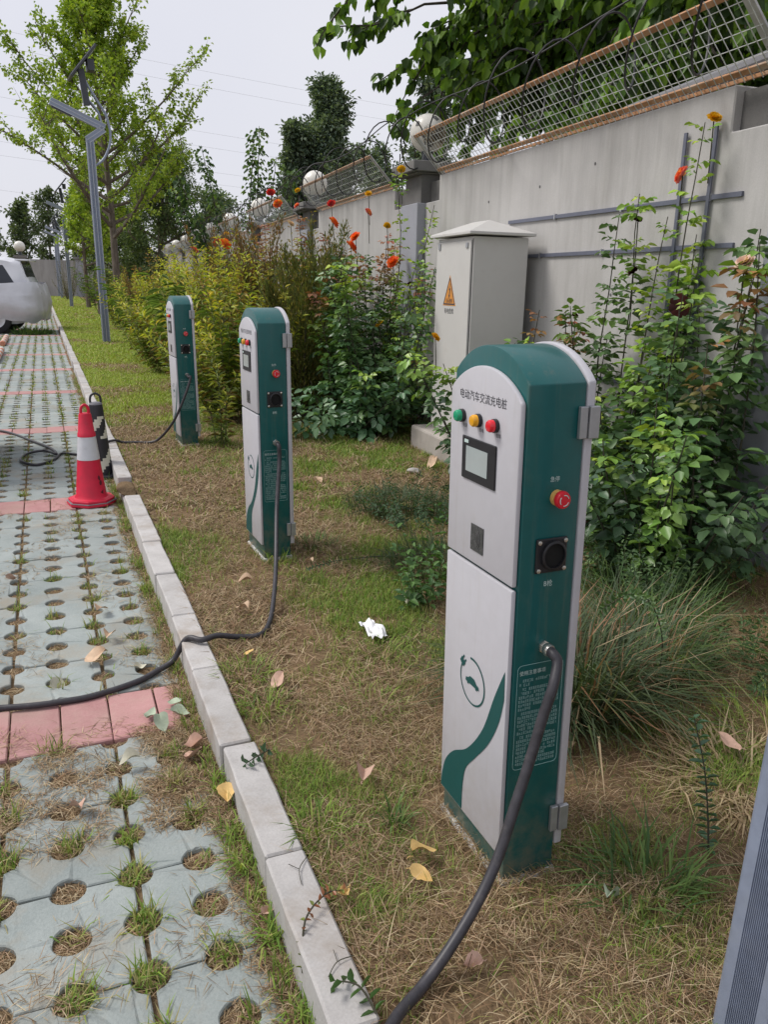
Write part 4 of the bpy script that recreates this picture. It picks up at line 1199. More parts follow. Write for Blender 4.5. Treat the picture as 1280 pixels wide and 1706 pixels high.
GINK = [(.33, .45, .05), (.27, .40, .045), (.40, .50, .07), (.18, .28, .04)]
tree('ginkgo_tree', 'tall airy light green ginkgo behind the zigzag lamp post', (2.55, 31, LZ), 10.8, .15, 44, 4.6, (14, 62), (.12, .10), GINK, .27, 14, .24, 38, .15, lean=(-.035, 0), up=.6, mask=lambda P: ~((P[:, 0] < 1.9) & (P[:, 2] < 5.4 - (P[:, 0] - .6) * .6)))
tree('ginkgo_tree', 'slim ginkgo with a pale trunk beyond the tall one', (2.35, 38, LZ), 7.5, .13, 22, 2.0, (20, 55), (.14, .12), GINK, .3, 7, .35, 30, .2, up=.4)
tree('ginkgo_tree', 'small ginkgo farthest along the lawn before the end wall', (2.3, 47, LZ), 6.5, .13, 16, 1.8, (15, 50), (.16, .13), GINK, .35, 6, .35, 28, .22, up=.4)
DARK = [(.13, .19, .07), (.09, .145, .055), (.18, .24, .09), (.065, .11, .05)]
tree('dense_tree', 'dense dark green bushy tree behind the yellow shrubs', (6.0, 46, LZ), 7.6, .22, 30, 3.0, (5, 60), (.20, .07), DARK, .08, 12, .42, 62, .38, up=.25, taper_len=False)
tree('dense_tree', 'low dark green bushy tree beside the dense one', (4.3, 52, LZ), 5.2, .18, 20, 2.2, (0, 60), (.2, .08), DARK, .06, 9, .42, 50, .36, up=.2, taper_len=False)
POP = [(.15, .21, .14), (.11, .165, .11), (.21, .27, .18), (.08, .115, .085)]
tree('poplar_tree', 'tall blue green poplar standing beyond the wall', (10.2, 30.5, -.05), 8.8, .25, 32, 1.9, (35, 75), (.16, .10), POP, .12, 12, .36, 72, .34, up=.5, taper_len=False, group='poplars beyond the wall')
tree('poplar_tree', 'shorter blue green poplar beside the tall one beyond the wall', (9.2, 31, -.05), 7.3, .22, 22, 1.5, (40, 75), (.16, .10), POP, .12, 9, .36, 55, .3, up=.5, taper_len=False, group='poplars beyond the wall')
tree('poplar_tree', 'hazy poplar seen above the broken globe lamp', (14.8, 30, -.05), 9.9, .25, 24, 2.0, (40, 75), (.17, .11), POP, .12, 9, .36, 50, .36, up=.5, taper_len=False, group='poplars beyond the wall')
tree('poplar_tree', 'small poplar low behind the barbed wire beyond the wall', (12.9, 33, -.05), 6.6, .2, 18, 2.2, (30, 70), (.17, .11), POP, .12, 8, .36, 45, .36, up=.4, taper_len=False, group='poplars beyond the wall')
tree('poplar_tree', 'distant grey green tree between the small leafy shoots and the dense tree', (11.9, 60, -.05), 7.2, .2, 20, 2.3, (20, 70), (.25, .16), POP, .12, 8, .36, 40, .42, up=.4, taper_len=False, group='poplars beyond the wall')
for i, (x, y, h) in enumerate(((-9.5, 100, 9.5), (-5.5, 112, 11), (-1.5, 96, 8.8), (1.5, 108, 11.5), (4.5, 98, 10), (7.5, 110, 9), (10, 95, 8.5), (14, 100, 9.5), (19, 105, 8.6), (-14, 120, 9.0))):
    tree('far_tree', 'small hazy green tree beyond the end wall', (x, y, -.05), h, .2, 16, 2.6, (25, 70), (.36, .24), [(.11, .15, .07), (.14, .19, .09), (.08, .12, .06)], .2, 6, .4, 26, .5, up=.3, taper_len=False, group='trees beyond the end wall')
# leafy upright shoots behind the wall
SH = [(.07, .13, .045), (.10, .18, .055), (.05, .10, .04), (.16, .25, .07)]
e = empty('young_tree', (5.95, 25.5, 0)); props(e, 'young tree of upright leafy shoots rising behind the wall', 'tree')
tb, LV = MB(), Leaves()
for (dx, dy, h, lx) in ((0, 0, 5.2, -.02), (.35, .2, 5.5, .06), (-.35, .1, 4.9, -.18), (.55, -.1, 4.6, .22), (-.1, .3, 4.4, -.3), (.2, -.2, 4.7, .12), (-.5, 0, 4.2, -.42)):
    pth = branch_path((0, 0, 0), (lx * 1.5, dy * .2, 1), h * 1.14, 9, .25, .06)
    tb.tube(pth, [.045 * (1 - .85 * k / 9) for k in range(10)], 6)
    k = 210; tt = RNG.uniform(.48, 1, k); q, dd = along(pth, tt)
    az = RNG.uniform(0, 2 * PI, k); rad = np.stack([np.cos(az), np.sin(az), np.full(k, -.35)], 1)
    LV.add(q + rad * RNG.uniform(.02, .2, (k, 1)), rad + np.array([0, 0, -.2]), np.array([[0, 0, 1.]]) + RNG.normal(0, .4, (k, 3)), RNG.uniform(.1, .17, k), RNG.uniform(.09, .14, k), cmix(SH, k))
tb.build('trunk', M_BARKD, e, smooth=True); link('crown', LV.mesh('crown', LEAF, True), e)

# big-leaved tree overhanging the wall from behind
MUL = [(.14, .26, .03), (.09, .19, .025), (.20, .34, .04), (.06, .12, .022), (.04, .08, .02)]
e = empty('overhanging_tree', (7.4, 8.2, -.05)); props(e, 'broad leaved tree leaning over the wall and mesh with dangling leaves', 'tree')
tb, LV = MB(), Leaves()
tb.tube(branch_path((0, 0, 0), (-.05, -.05, 1), 5.4, 8, .1, .06), [.2 - .014 * k for k in range(9)], 12)
tb.tube(branch_path((.35, -1.5, 0), (-.1, -.2, 1), 5.2, 8, .1, .06), [.15 - .01 * k for k in range(9)], 10)
def limb(p, q, sag, r0, nsub, sl, k, leafl, hang=.5, cols=MUL):
    p, q = np.array(p, float), np.array(q, float)
    t = np.linspace(0, 1, 10)[:, None]
    pth = p * (1 - t) + q * t + np.array([0, 0, 1.]) * (sag * 4 * t * (1 - t)) + RNG.normal(0, .03, (10, 3)) * (t > .05)
    tb.tube(pth, [r0 * (1 - .88 * i / 9) for i in range(10)], 6, cap=False)
    L = np.linalg.norm(q - p)
    subs = [pth]
    for s_ in range(nsub):
        ts = RNG.uniform(.2, .98, 1); a, dd = along(pth, ts)
        sp_ = branch_path(a[0], dd[0] * .7 + rdir(1, -.6, .5)[0] * .8, sl * RNG.uniform(.5, 1.3), 5, -hang, .25)
        tb.tube(sp_, [r0 * .28 * (1 - .8 * i / 5) + .002 for i in range(6)], 4, cap=False); subs.append(sp_)
    for pp in subs:
        kk = int(k * RNG.uniform(.7, 1.3)); tt = RNG.uniform(.15 if pp is not pth else .35, 1, kk); a, dd = along(pp, tt)
        o_ = rdir(kk) * RNG.random((kk, 1)) * .12
        d_ = nrm(o_ * 4 + dd * .4 + np.array([0, 0, -.75]) + RNG.normal(0, .25, (kk, 3)))
        LV.add(a + o_, d_, nrm(RNG.normal(0, .6, (kk, 3)) + np.array([-.4, -.5, .6])), leafl * RNG.uniform(.65, 1.25, kk), leafl * .72 * RNG.uniform(.75, 1.15, kk), cmix(cols, kk, .22))
rel = lambda x, y, z: (x - 7.4, y - 8.2, z + .05)
limb(rel(7.3, 8.1, 4.9), rel(3.5, 9.3, 4.75), .35, .07, 16, .9, 26, .14)
limb(rel(7.3, 8.1, 4.6), rel(4.5, 9.6, 3.8), .3, .06, 16, .8, 30, .14)
limb(rel(7.3, 8.1, 5.2), rel(3.6, 8.3, 5.05), .3, .06, 12, .9, 24, .14)
limb(rel(7.3, 8.1, 5.2), rel(2.9, 9.0, 5.25), .15, .05, 9, .7, 22, .13)
limb(rel(7.5, 7.0, 4.9), rel(4.7, 7.6, 4.3), .3, .06, 18, .9, 34, .15)
limb(rel(7.5, 6.8, 4.6), rel(4.9, 5.8, 3.9), .25, .06, 18, .9, 34, .15)
limb(rel(7.5, 6.8, 4.4), rel(5.2, 6.6, 3.5), .2, .05, 18, .9, 40, .15)
limb(rel(7.5, 7.6, 4.0), rel(5.1, 8.0, 3.45), .2, .05, 18, .9, 40, .15)
limb(rel(7.5, 6.8, 4.9), rel(4.6, 4.9, 4.4), .3, .06, 16, .9, 34, .15)
limb(rel(7.5, 6.8, 4.4), rel(5.2, 4.8, 3.4), .3, .06, 16, .9, 36, .15)
limb(rel(7.6, 7.6, 4.6), rel(5.2, 10.0, 3.9), .3, .05, 16, .9, 34, .15)
for (tx, ty, tz) in ((3.75, 10.2, 4.55), (3.55, 9.6, 5.2), (4.4, 10.0, 4.25), (4.9, 9.8, 4.7), (4.75, 9.2, 4.0), (5.0, 9.0, 5.0), (5.4, 10.2, 4.4), (5.3, 9.6, 3.7)):
    limb(rel(7.3, 8.3, 4.6), rel(tx, ty, tz), .3, .045, 14, .75, 30, .14)
for k_ in range(20):
    limb(rel(7.6 + RNG.uniform(-.2, .5), RNG.uniform(5.5, 8.4), RNG.uniform(3, 5)), rel(RNG.uniform(5.8, 7.2), RNG.uniform(3.2, 10.5), RNG.uniform(2.9, 5.6)), .2, .045, 12, .9, 34, .16, cols=MUL[1:] + [(.02, .04, .012)])
tb.build('trunk', M_BARKD, e, smooth=True); link('crown', LV.mesh('crown', LEAF, True), e)

# ================================================================== SHRUBS
def stalk_shrub(name, lab, loc, n, h, rad, leaf, cols, tipcols, per=46, el0=.7, t0=.12, cat='shrub', group=None, mat=None, fine=False, lean_out=.5, curl=.25, stem=None, wob=.2, stem_r=.006, flowers=None, leafel=.3, pair=False):
    e = empty(name, loc); props(e, lab, cat, group)
    tb, LV = MB(), Leaves(); tips = []
    for i in range(n):
        a = RNG.uniform(0, 2 * PI); rr = rad * math.sqrt(RNG.random()) * .55
        b = np.array([math.cos(a) * rr, math.sin(a) * rr, -.03])
        hh = h * RNG.uniform(.55, 1.05) * (1 - .25 * (rr / rad))
        d = np.array([math.cos(a) * lean_out * rr / rad * 1.6, math.sin(a) * lean_out * rr / rad * 1.6, 1]) + RNG.normal(0, .08, 3)
        pth = branch_path(b, d, hh, 8, .1, wob)
        tb.tube(pth, [stem_r * (1 - .7 * k / 8) for k in range(9)], 5, cap=False)
        k = int(per * hh / h); tt = np.sort(RNG.uniform(t0, 1, k)); q, dd = along(pth, tt)
        az = np.arange(k) * 2.4 + RNG.uniform(0, 6) + RNG.normal(0, .25, k)
        x, y_ = frame(dd)
        radl = x * np.cos(az)[:, None] + y_ * np.sin(az)[:, None]
        ld = nrm(radl + dd * (leafel + .5 * tt[:, None]) + RNG.normal(0, .15, (k, 3)))
        sc_ = (1.15 - .5 * tt) * RNG.uniform(.75, 1.2, k)
        c = cmix(cols, k); tc_ = cmix(tipcols, k); w = np.clip((tt - .72) / .25, 0, 1)[:, None] * RNG.uniform(.5, 1, (k, 1))
        LV.add(q + radl * .01, ld, dd + RNG.normal(0, .25, (k, 3)), leaf[0] * sc_, leaf[1] * sc_, c * (1 - w) + tc_ * w)
        tips.append((pth[-1], nrm(pth[-1] - pth[-2])))
    tb.build('stems', stem or M_STEM, e, smooth=True)
    link('foliage', LV.mesh('foliage', mat or LEAF, fine, curl=curl), e)
    return e, tips
YC = [(.15, .22, .04), (.24, .30, .05), (.11, .16, .035), (.20, .14, .04), (.30, .34, .06)]
YT = [(.66, .62, .08), (.56, .58, .07), (.46, .54, .07), (.66, .52, .09)]
YSP = [(1.95, 8.95, 1.55, .5, 'between the two farther charging posts'), (2.35, 9.9, 2.05, .6, 'behind the charging post with cones'), (1.95, 10.9, 1.9, .6, 'just beyond the charging post with cones'), (2.3, 12.6, 2.0, .65, 'in the middle of the shrub row'),
       (2.0, 14.2, 1.6, .6, 'at the lawn edge of the shrub row'), (2.7, 15.2, 2.1, .7, 'deep in the shrub row'), (2.45, 18.2, 1.9, .7, 'behind the zigzag lamp post'), (2.8, 22, 2.0, .8, 'beyond the zigzag lamp post'), (2.5, 27, 2.0, .8, 'below the tall ginkgo'), (3.0, 11.5, 2.3, .6, 'against the rose bushes'), (3.3, 13.2, 2.5, .6, 'against the wall below the globe lamps'), (2.75, 13.4, 2.35, .6, 'between the brown conifers'), (3.3, 16.8, 2.6, .8, 'against the far wall'), (3.6, 20.5, 2.6, .9, 'against the farthest wall bays'), (2.05, 16.4, 1.7, .6, 'at the lawn edge before the zigzag lamp post')]
for (x, y, h, r_, wh) in YSP:
    stalk_shrub('yellow_shrub', 'yellow tipped leafy shrub ' + wh, (x, y, LZ), int(26 + 26 * r_), h, r_, (.125, .034), YC, YT, per=74, group='yellow tipped shrubs along the lawn')
RC, RT = [(.20, .13, .05), (.15, .14, .04), (.25, .16, .06), (.12, .15, .04)], [(.38, .22, .08), (.34, .28, .07), (.45, .25, .1)]
for (x, y, h, r_, wh) in ((3.25, 10.3, 2.45, .5, 'beside the reddish rose bush'), (3.35, 11.9, 2.6, .5, 'against the second wall bay'), (2.5, 11.6, 2.1, .5, 'behind the bright reedy plant'), (2.6, 16.6, 2.2, .6, 'halfway to the zigzag lamp post'), (2.3, 21, 1.9, .7, 'at the foot of the zigzag lamp post'), (2.2, 10.1, 1.7, .4, 'close behind the charging post with the coiled cable')):
    stalk_shrub('russet_shrub', 'russet brown leafy shrub ' + wh, (x, y, LZ), int(22 + 22 * r_), h, r_, (.10, .03), RC, RT, per=66, group='russet shrubs in the shrub row')
stalk_shrub('yellow_shrub', 'small yellow tipped seedling leaning past the charging post with cones', (1.5, 7.6, LZ), 5, .85, .12, (.11, .03), YC, YT, per=40, group='yellow tipped shrubs along the lawn')

def juniper(lab, loc, h, r_, cols, n=5200, seed=0, group='brown feathery conifers'):
    e = empty('conifer_shrub', loc); props(e, lab, 'conifer', group)
    tb, LV = MB(), Leaves()
    nsp = int(16 + 20 * r_)
    for i in range(nsp):
        a = RNG.uniform(0, 2 * PI); hh = h * RNG.uniform(.45, 1.0); rr = r_ * math.sqrt(RNG.random()) * (1.1 - .55 * hh / h)
        pth = branch_path((rr * .25 * math.cos(a), rr * .25 * math.sin(a), 0), (rr * math.cos(a) * 1.0 / hh, rr * math.sin(a) / hh, 1), hh, 7, .2, .1)
        tb.tube(pth, [.012 * (1 - .8 * k / 7) for k in range(8)], 4, cap=False)
        k = n // nsp; tt = RNG.uniform(.1, 1, k); q, dd = along(pth, tt)
        o_ = rdir(k, -.4, .7) * RNG.random((k, 1)) * (.16 * (1.15 - tt[:, None]) + .03)
        LV.add(q + o_, o_ * 5 + dd * .9 + RNG.normal(0, .2, (k, 3)), RNG.normal(0, 1, (k, 3)), RNG.uniform(.04, .09, k), RNG.uniform(.012, .02, k), cmix(cols, k, .3))
    tb.build('stems', M_BARKD, e); link('foliage', LV.mesh('foliage', LEAF, curl=.1), e)
BR = [(.22, .125, .045), (.16, .10, .04), (.27, .15, .055), (.13, .13, .04)]
OL = [(.15, .16, .04), (.12, .135, .035), (.20, .17, .05), (.10, .13, .035)]
juniper('olive brown feathery conifer behind the middle charging post', (2.75, 8.9, LZ), 2.1, .7, OL, 15000)
juniper('tall olive conifer spire between the charging posts and the roses', (3.05, 9.6, LZ), 2.25, .5, OL, 11000)
juniper('rusty brown conifer rising beyond the charging post with cones', (2.7, 10.8, LZ), 2.4, .5, BR, 10000)
juniper('rusty brown low conifer spreading at the lawn edge', (1.95, 12.0, LZ), 1.25, .7, BR, 10000)
juniper('brown conifer among the far shrubs below the globe lamps', (2.95, 14.5, LZ), 2.6, .55, BR, 9000)
juniper('brown conifer deeper along the shrub row', (3.4, 18, LZ), 2.4, .7, BR, 5000)
juniper('brown conifer beyond the zigzag lamp post', (2.55, 24, LZ), 2.0, .8, BR, 5000)
juniper('olive conifer next to the far lawn', (2.6, 33, LZ), 2.2, .9, OL, 4000)
juniper('olive conifer close to the end wall', (1.9, 66, LZ), 3.0, 1.6, [(.16, .15, .04), (.12, .13, .04)], 4000)
juniper('round green shrub close to the end wall', (2.9, 56, LZ), 2.6, 1.6, [(.10, .15, .04), (.14, .19, .05)], 4000)

def bamboo(lab, loc, h, r_, n=16):
    e = empty('reed_plant', loc); props(e, lab, 'reed', 'reedy plants in the shrub row')
    tb, LV = MB(), Leaves()
    for i in range(n):
        a = RNG.uniform(0, 2 * PI); pth = branch_path((0, 0, 0), (math.cos(a) * r_ / h, math.sin(a) * r_ / h, 1), h * RNG.uniform(.6, 1.05), 7, -.35, .1)
        tb.tube(pth, [.005 * (1 - .7 * k / 7) for k in range(8)], 4, cap=False)
        k = 26; tt = RNG.uniform(.3, 1, k); q, dd = along(pth, tt); az = RNG.uniform(0, 2 * PI, k)
        ld = np.stack([np.cos(az), np.sin(az), RNG.uniform(-.5, .4, k)], 1) + dd * .4
        LV.add(q, ld, np.array([[0, 0, 1.]]) + RNG.normal(0, .2, (k, 3)), RNG.uniform(.14, .26, k), RNG.uniform(.011, .018, k), cmix([(.17, .27, .06), (.24, .33, .10), (.12, .20, .05)], k))
    tb.build('stems', M_STEM, e); link('foliage', LV.mesh('foliage', LEAF, True, curl=.35), e)
bamboo('bright reedy plant before the low rusty conifer', (2.0, 11.6, LZ), 1.7, .7, 24)
bamboo('reedy plant leaning over the lawn by the zigzag lamp post', (2.0, 19.6, LZ), 1.9, .9, 24)
bamboo('reedy plant between the two farther charging posts', (2.15, 9.4, LZ), 1.5, .5, 16)
bamboo('reedy plant tied to the second lamp post', (2.2, 36, LZ), 2.4, 1.0, 20)

# ---- roses
RG = [(.075, .155, .06), (.105, .20, .07), (.055, .115, .05), (.14, .25, .08)]
RGL = [(.24, .40, .055), (.30, .44, .06), (.17, .31, .05), (.38, .48, .06)]
RRED = [(.34, .11, .065), (.26, .12, .06), (.36, .18, .07)]
def flower_mesh(name, cols, r_, n=34):
    LVf = Leaves()
    for ring_ in range(4):
        k = [9, 9, 8, 6][ring_]; az = np.arange(k) * 2 * PI / k + ring_ * .4 + RNG.normal(0, .1, k); el = [.15, .5, .85, 1.2][ring_]
        d = np.stack([np.cos(az) * math.cos(el), np.sin(az) * math.cos(el), np.full(k, math.sin(el))], 1)
        LVf.add(np.zeros((k, 3)), d, np.stack([-np.cos(az) * math.sin(el), -np.sin(az) * math.sin(el), np.full(k, math.cos(el))], 1) + .01, r_ * [1, .92, .8, .66][ring_] * RNG.uniform(.85, 1.08, k), r_ * .85, cmix(cols, k, .12))
    return LVf.mesh(name, PETAL, True, fold=.10, curl=.12, tip=(.9, .46))
FL_OR = [flower_mesh('flower', [(.92, .22, .04), (.88, .32, .06), (.88, .14, .05)], .055) for _ in range(2)]
FL_CO = flower_mesh('flower', [(.85, .20, .15), (.9, .36, .12), (.85, .18, .2)], .075)
FL_YE = flower_mesh('flower', [(.8, .5, .02), (.75, .42, .02)], .035)
FL_RE = flower_mesh('flower', [(.65, .03, .05), (.7, .06, .06)], .05)
FL_BR = flower_mesh('flower', [(.08, .02, .02), (.05, .015, .015)], .038)
FL_PI = flower_mesh('flower', [(.75, .5, .45), (.8, .62, .55)], .05)
def rose(lab, loc, canes, flowers, leafl=.06, cols=RG, young=RGL, per=34, redtip=.2, mat=None, group='rose bushes along the wall', t0=.12):
    """canes: (dx, dy, height, lean x, lean y); leaves are groups of five leaflets"""
    e = empty('rose_bush', loc); props(e, lab, 'rose bush', group)
    tb, LV = MB(), Leaves()
    for ci, (dx, dy, h, lx, ly) in enumerate(canes):
        pth = branch_path((dx, dy, -.05), (lx, ly, 1), h, 9, .0, .12)
        tb.tube(pth, [.0085 * (1 - .65 * k / 9) for k in range(10)], 6)
        k = int(per * h); tt = np.sort(RNG.uniform(t0, .99, k)); q, dd = along(pth, tt)
        az = np.arange(k) * 2.4 + RNG.uniform(0, 6)
        x, y_ = frame(dd)
        pet = nrm(x * np.cos(az)[:, None] + y_ * np.sin(az)[:, None] + np.array([0, 0, .25]) + RNG.normal(0, .2, (k, 3)))
        isred = RNG.random() < redtip
        base = cmix(cols, k); yo = cmix(RRED if isred else young, k); w = np.clip((tt - .68) / .25, 0, 1)[:, None] if (isred or RNG.random() < .6) else np.zeros((k, 1))
        c = base * (1 - w) + yo * w
        sc_ = leafl * RNG.uniform(.65, 1.25, k) * (1.1 - .35 * tt)
        sd = nrm(np.cross(pet, np.array([0, 0, 1.]) + RNG.normal(0, .15, (k, 3))))
        nu = np.cross(sd, pet)
        for (a_, b_, f_) in ((1.5, 0, 1.15), (1.0, .75, 1.0), (1.0, -.75, 1.0), (.5, .7, .8), (.5, -.7, .8)):
            st_ = q + pet * (sc_ * a_ * .9)[:, None] + sd * (np.sign(b_) * sc_ * .12)[:, None]
            d_ = nrm(pet * (1 if b_ == 0 else .45) + sd * b_ + np.array([0, 0, -.3]) + RNG.normal(0, .12, (k, 3)))
            LV.add(st_, d_, nu + RNG.normal(0, .3, (k, 3)), sc_ * f_, sc_ * f_ * .66, c * RNG.uniform(.85, 1.15, (k, 1)))
    tb.build('canes', M_STEMD, e, smooth=True)
    link('foliage', LV.mesh('foliage', mat or GLOSSLEAF, True, fold=.12, curl=.15), e)
    for (fx, fy, fz, me_, sc_, tilt) in flowers:
        p = Vector((fx, fy, fz)) - Vector(loc)
        # stalk from the nearest cane tip down, then the bloom
        MB().tube(spl([tuple(p + Vector((.03, .02, -.35))), tuple(p + Vector((.015, .01, -.15))), tuple(p)], 4), .004, 5).build('flower_stalk', M_STEMD, e)
        sc_ *= 1.0 if me_ is FL_CO and sc_ == .8 else 1.35
        o = link('flower', me_, e); o.location = p; o.scale = (sc_,) * 3; o.rotation_euler = (tilt, -.6, random.uniform(0, 6))
    return e
def cane_set(n, rad, h0, h1, out=.25, sx=1.0):
    r_ = []
    for i in range(n):
        a = RNG.uniform(0, 2 * PI); q = rad * math.sqrt(RNG.random())
        r_.append((q * math.cos(a) * sx * .6, q * math.sin(a) * .6, RNG.uniform(h0, h1), math.cos(a) * out * q / rad * 1.5, math.sin(a) * out * q / rad * 1.5))
    return r_
# big roses between the shrub row and the cabinet
rose('dark leaved rose bush with orange blooms left of the electrical cabinet', (3.2, 7.9, LZ), cane_set(24, .75, .8, 1.9, .3), 
     [(3.50, 8.2, 1.84, FL_OR[0], 1.1, .8), (3.11, 7.6, 1.22, FL_YE, 1.2, .6), (3.67, 8.8, 2.25, FL_YE, 1.0, .4)], .082, per=30)
rose('tall rose bush with orange blooms against the pillar', (3.5, 9.0, LZ), cane_set(18, .5, 1.4, 2.3, .2),
     [(3.42, 9.3, 2.03, FL_OR[1], 1.25, .7), (3.46, 9.25, 2.14, FL_OR[0], 1.0, .7), (3.71, 9.5, 2.44, FL_CO, .8, .6), (3.75, 9.6, 2.66, FL_YE, 1, .3)], .07, per=34, redtip=.4, young=RGL)
rose('rose bush with reddish leaves and an orange bloom beyond the pillar', (3.5, 10.4, LZ), cane_set(16, .55, 1.4, 2.3, .2), 
     [(3.44, 10.0, 2.34, FL_OR[0], 1.2, .7), (3.62, 10.6, 2.62, FL_RE, .9, .5), (3.3, 10.2, 1.75, FL_RE, .8, .6)], .065, per=34, redtip=.6)
rose('rose bush with red and orange blooms along the farther wall', (3.55, 12.8, LZ), cane_set(18, .7, 1.5, 2.6, .2), 
     [(3.55, 13.0, 2.80, FL_OR[0], 1.1, .7), (3.6, 13.6, 3.02, FL_RE, 1.1, .5), (3.75, 12.6, 2.75, FL_CO, .8, .5), (3.7, 12.4, 2.95, FL_YE, 1, .3), (3.5, 12.1, 2.45, FL_PI, .9, .4)], .07, per=34, redtip=.4)
rose('distant rose bush with red blooms below the small globe lamps', (3.6, 15.8, LZ), cane_set(16, .9, 1.4, 2.3, .2), 
     [(2.91, 14.0, 2.21, FL_OR[0], 1.5, .7), (3.1, 15.6, 2.3, FL_RE, 1.4, .7), (2.65, 15.5, 2.15, FL_RE, 1.3, .5), (3.4, 16.2, 2.5, FL_YE, 1.2, .4)], .075, per=30, redtip=.4)
rose('long green rose canes hanging across the pillar by the cabinet', (3.55, 8.15, LZ), [(0, .3, 2.75, .06, .02), (.08, .1, 2.4, .05, -.03), (-.1, -.1, 1.9, .02, -.12), (.05, -.35, 1.9, .02, -.12)], 
     [(3.74, 8.6, 2.82, FL_YE, 1.1, .4), (3.72, 8.25, 1.62, FL_BR, .8, .5)], .06, cols=RGL, per=24, redtip=0)
rose('broad leaved rose bush spreading beside the concrete plinth', (2.75, 7.75, LZ), cane_set(13, .4, .45, .9, .6), [], .105, cols=[(.085, .18, .085), (.11, .215, .10), (.065, .14, .07)], young=[(.13, .24, .10)], per=28, redtip=0)
rose('light green rose bush between the cabinet and the nearest charging post', (3.18, 5.4, LZ), cane_set(13, .32, .95, 1.3, .3), [(2.95, 6.0, 1.2, FL_YE, 1.0, .6)], .075, cols=[(.07, .15, .05), (.10, .2, .05), (.05, .11, .045)], young=RGL, per=34, redtip=0)
# roses on the wall behind the nearest charging post
rose('tall rose with a coral bloom climbing past the conduits', (3.52, 4.3, LZ), [(0, .28, 2.05, .045, .03), (.05, .1, 2.15, .03, .02), (.02, -.05, 2.02, .05, -.02), (.06, -.22, 1.9, .05, 0), (-.05, .2, 1.5, 0, .1), (0, 0, 1.3, .05, -.06), (.05, .35, 1.25, .03, .05)],
     [(3.66, 4.13, 2.28, FL_CO, .8, 1.0), (3.6, 4.42, 1.72, FL_BR, .9, .4), (3.66, 4.5, 2.05, FL_BR, .6, .3)], .076, cols=[(.12, .21, .07), (.09, .17, .06), (.17, .28, .07)], per=25, redtip=.15, young=RGL, t0=.35)
rose('tall thin cane with a yellow bud rising past the conduits', (3.58, 4.05, LZ), [(0, 0, 2.5, .035, .01), (-.05, .1, 2.0, .04, .04), (.03, .12, 1.55, .02, 0)], [(3.73, 4.0, 2.58, FL_YE, 1.0, .3)], .066, cols=RGL, per=20, redtip=0, t0=.35)
rose('low rose with red tips beside the nearest charging post top', (3.45, 5.2, LZ), [(0, .15, 1.4, .02, .03), (0, -.1, 1.32, .03, -.06), (-.1, 0, 1.05, -.05, .1), (0, -.35, 1.4, .02, -.02), (.05, .3, 1.1, 0, .05)], [(3.55, 4.95, 1.42, FL_BR, .5, .4)], .06, per=28, redtip=.8, t0=.25)
rose('rose bush with red shoots in front of the lavender pillar', (3.35, 3.62, LZ), [(0, .1, 1.75, .05, .05), (.05, -.1, 1.9, .03, -.02), (-.05, 0, 1.55, .02, -.04), (.1, .2, 1.4, .0, .05), (0, -.25, 1.7, .05, -.1), (-.1, .15, 1.15, -.06, .08), (.1, -.4, 1.8, .03, -.05), (.12, -.1, 1.5, .03, .03), (-.1, -.35, 1.3, 0, -.08)],
     [(3.42, 3.76, 1.52, FL_BR, 1.4, 1.4), (3.4, 3.3, 1.75, FL_PI, .8, .5)], .09, per=26, redtip=.2, cols=[(.10, .19, .08), (.08, .155, .07), (.14, .24, .09)], t0=.3)
rose('bright green low rose in front of the lavender pillar', (2.95, 3.3, LZ), cane_set(8, .3, .65, 1.05, .35), [], .075, cols=[(.13, .25, .05), (.10, .2, .05), (.17, .29, .06)], per=26, redtip=0)
rose('yellow green low rose beside the nearest charging post door', (3.0, 4.35, LZ), cane_set(9, .35, .7, 1.0, .35), [], .066, cols=[(.16, .28, .04), (.2, .32, .05), (.12, .22, .04)], young=[(.3, .38, .05)], per=26, redtip=0, t0=.4)
for (x, y, lab) in ((3.35, 4.75, 'dark rose thicket at the foot of the wall beyond the tall rose'), (3.25, 4.0, 'dark rose thicket at the foot of the tall rose'), (3.15, 3.25, 'dark rose thicket at the foot of the lavender pillar'), (3.4, 5.6, 'dark rose thicket hidden behind the nearest charging post')):
    rose(lab, (x, y, LZ), cane_set(16, .45, .45, .95, .5), [], .085, cols=[(.06, .12, .055), (.08, .15, .065), (.045, .09, .045)], young=[(.12, .21, .07)], per=30, redtip=0)

# ================================================================== GRASS AND WEEDS
STRAW = [(.50, .39, .24), (.40, .29, .17), (.60, .49, .33), (.19, .125, .07), (.36, .225, .135), (.50, .36, .25), (.29, .2, .11), (.15, .1, .06), (.24, .17, .1)]
GRN = [(.17, .27, .045), (.22, .33, .055), (.12, .21, .04), (.29, .35, .085)]
GRNF = [(.31, .42, .065), (.37, .47, .08), (.25, .36, .06), (.44, .47, .13)]
OLV = [(.28, .28, .09), (.34, .32, .12), (.40, .36, .17)]
def greenness(x, y):
    n = fbm(x * 1.5 + 3, y * 1.1 + 9, 4)
    gq = (n - .50) * 4.2 + np.clip((y - 8.0) / 3.5, 0, 1) * .85 + .12 * np.clip((y - 1.8) / 1.5, 0, 1) + np.clip((.75 - x) / .2, 0, 1) * .35 * (y < 9)
    gq += .35 * np.exp(-((x - 2.2) ** 2 / .5 + (y - 6.5) ** 2 / 2)) - .5 * np.exp(-((x - 1.0) ** 2 / .25 + (y - 5.3) ** 2 / 1.2))
    return np.clip(gq, 0, 1)
B = Blades()
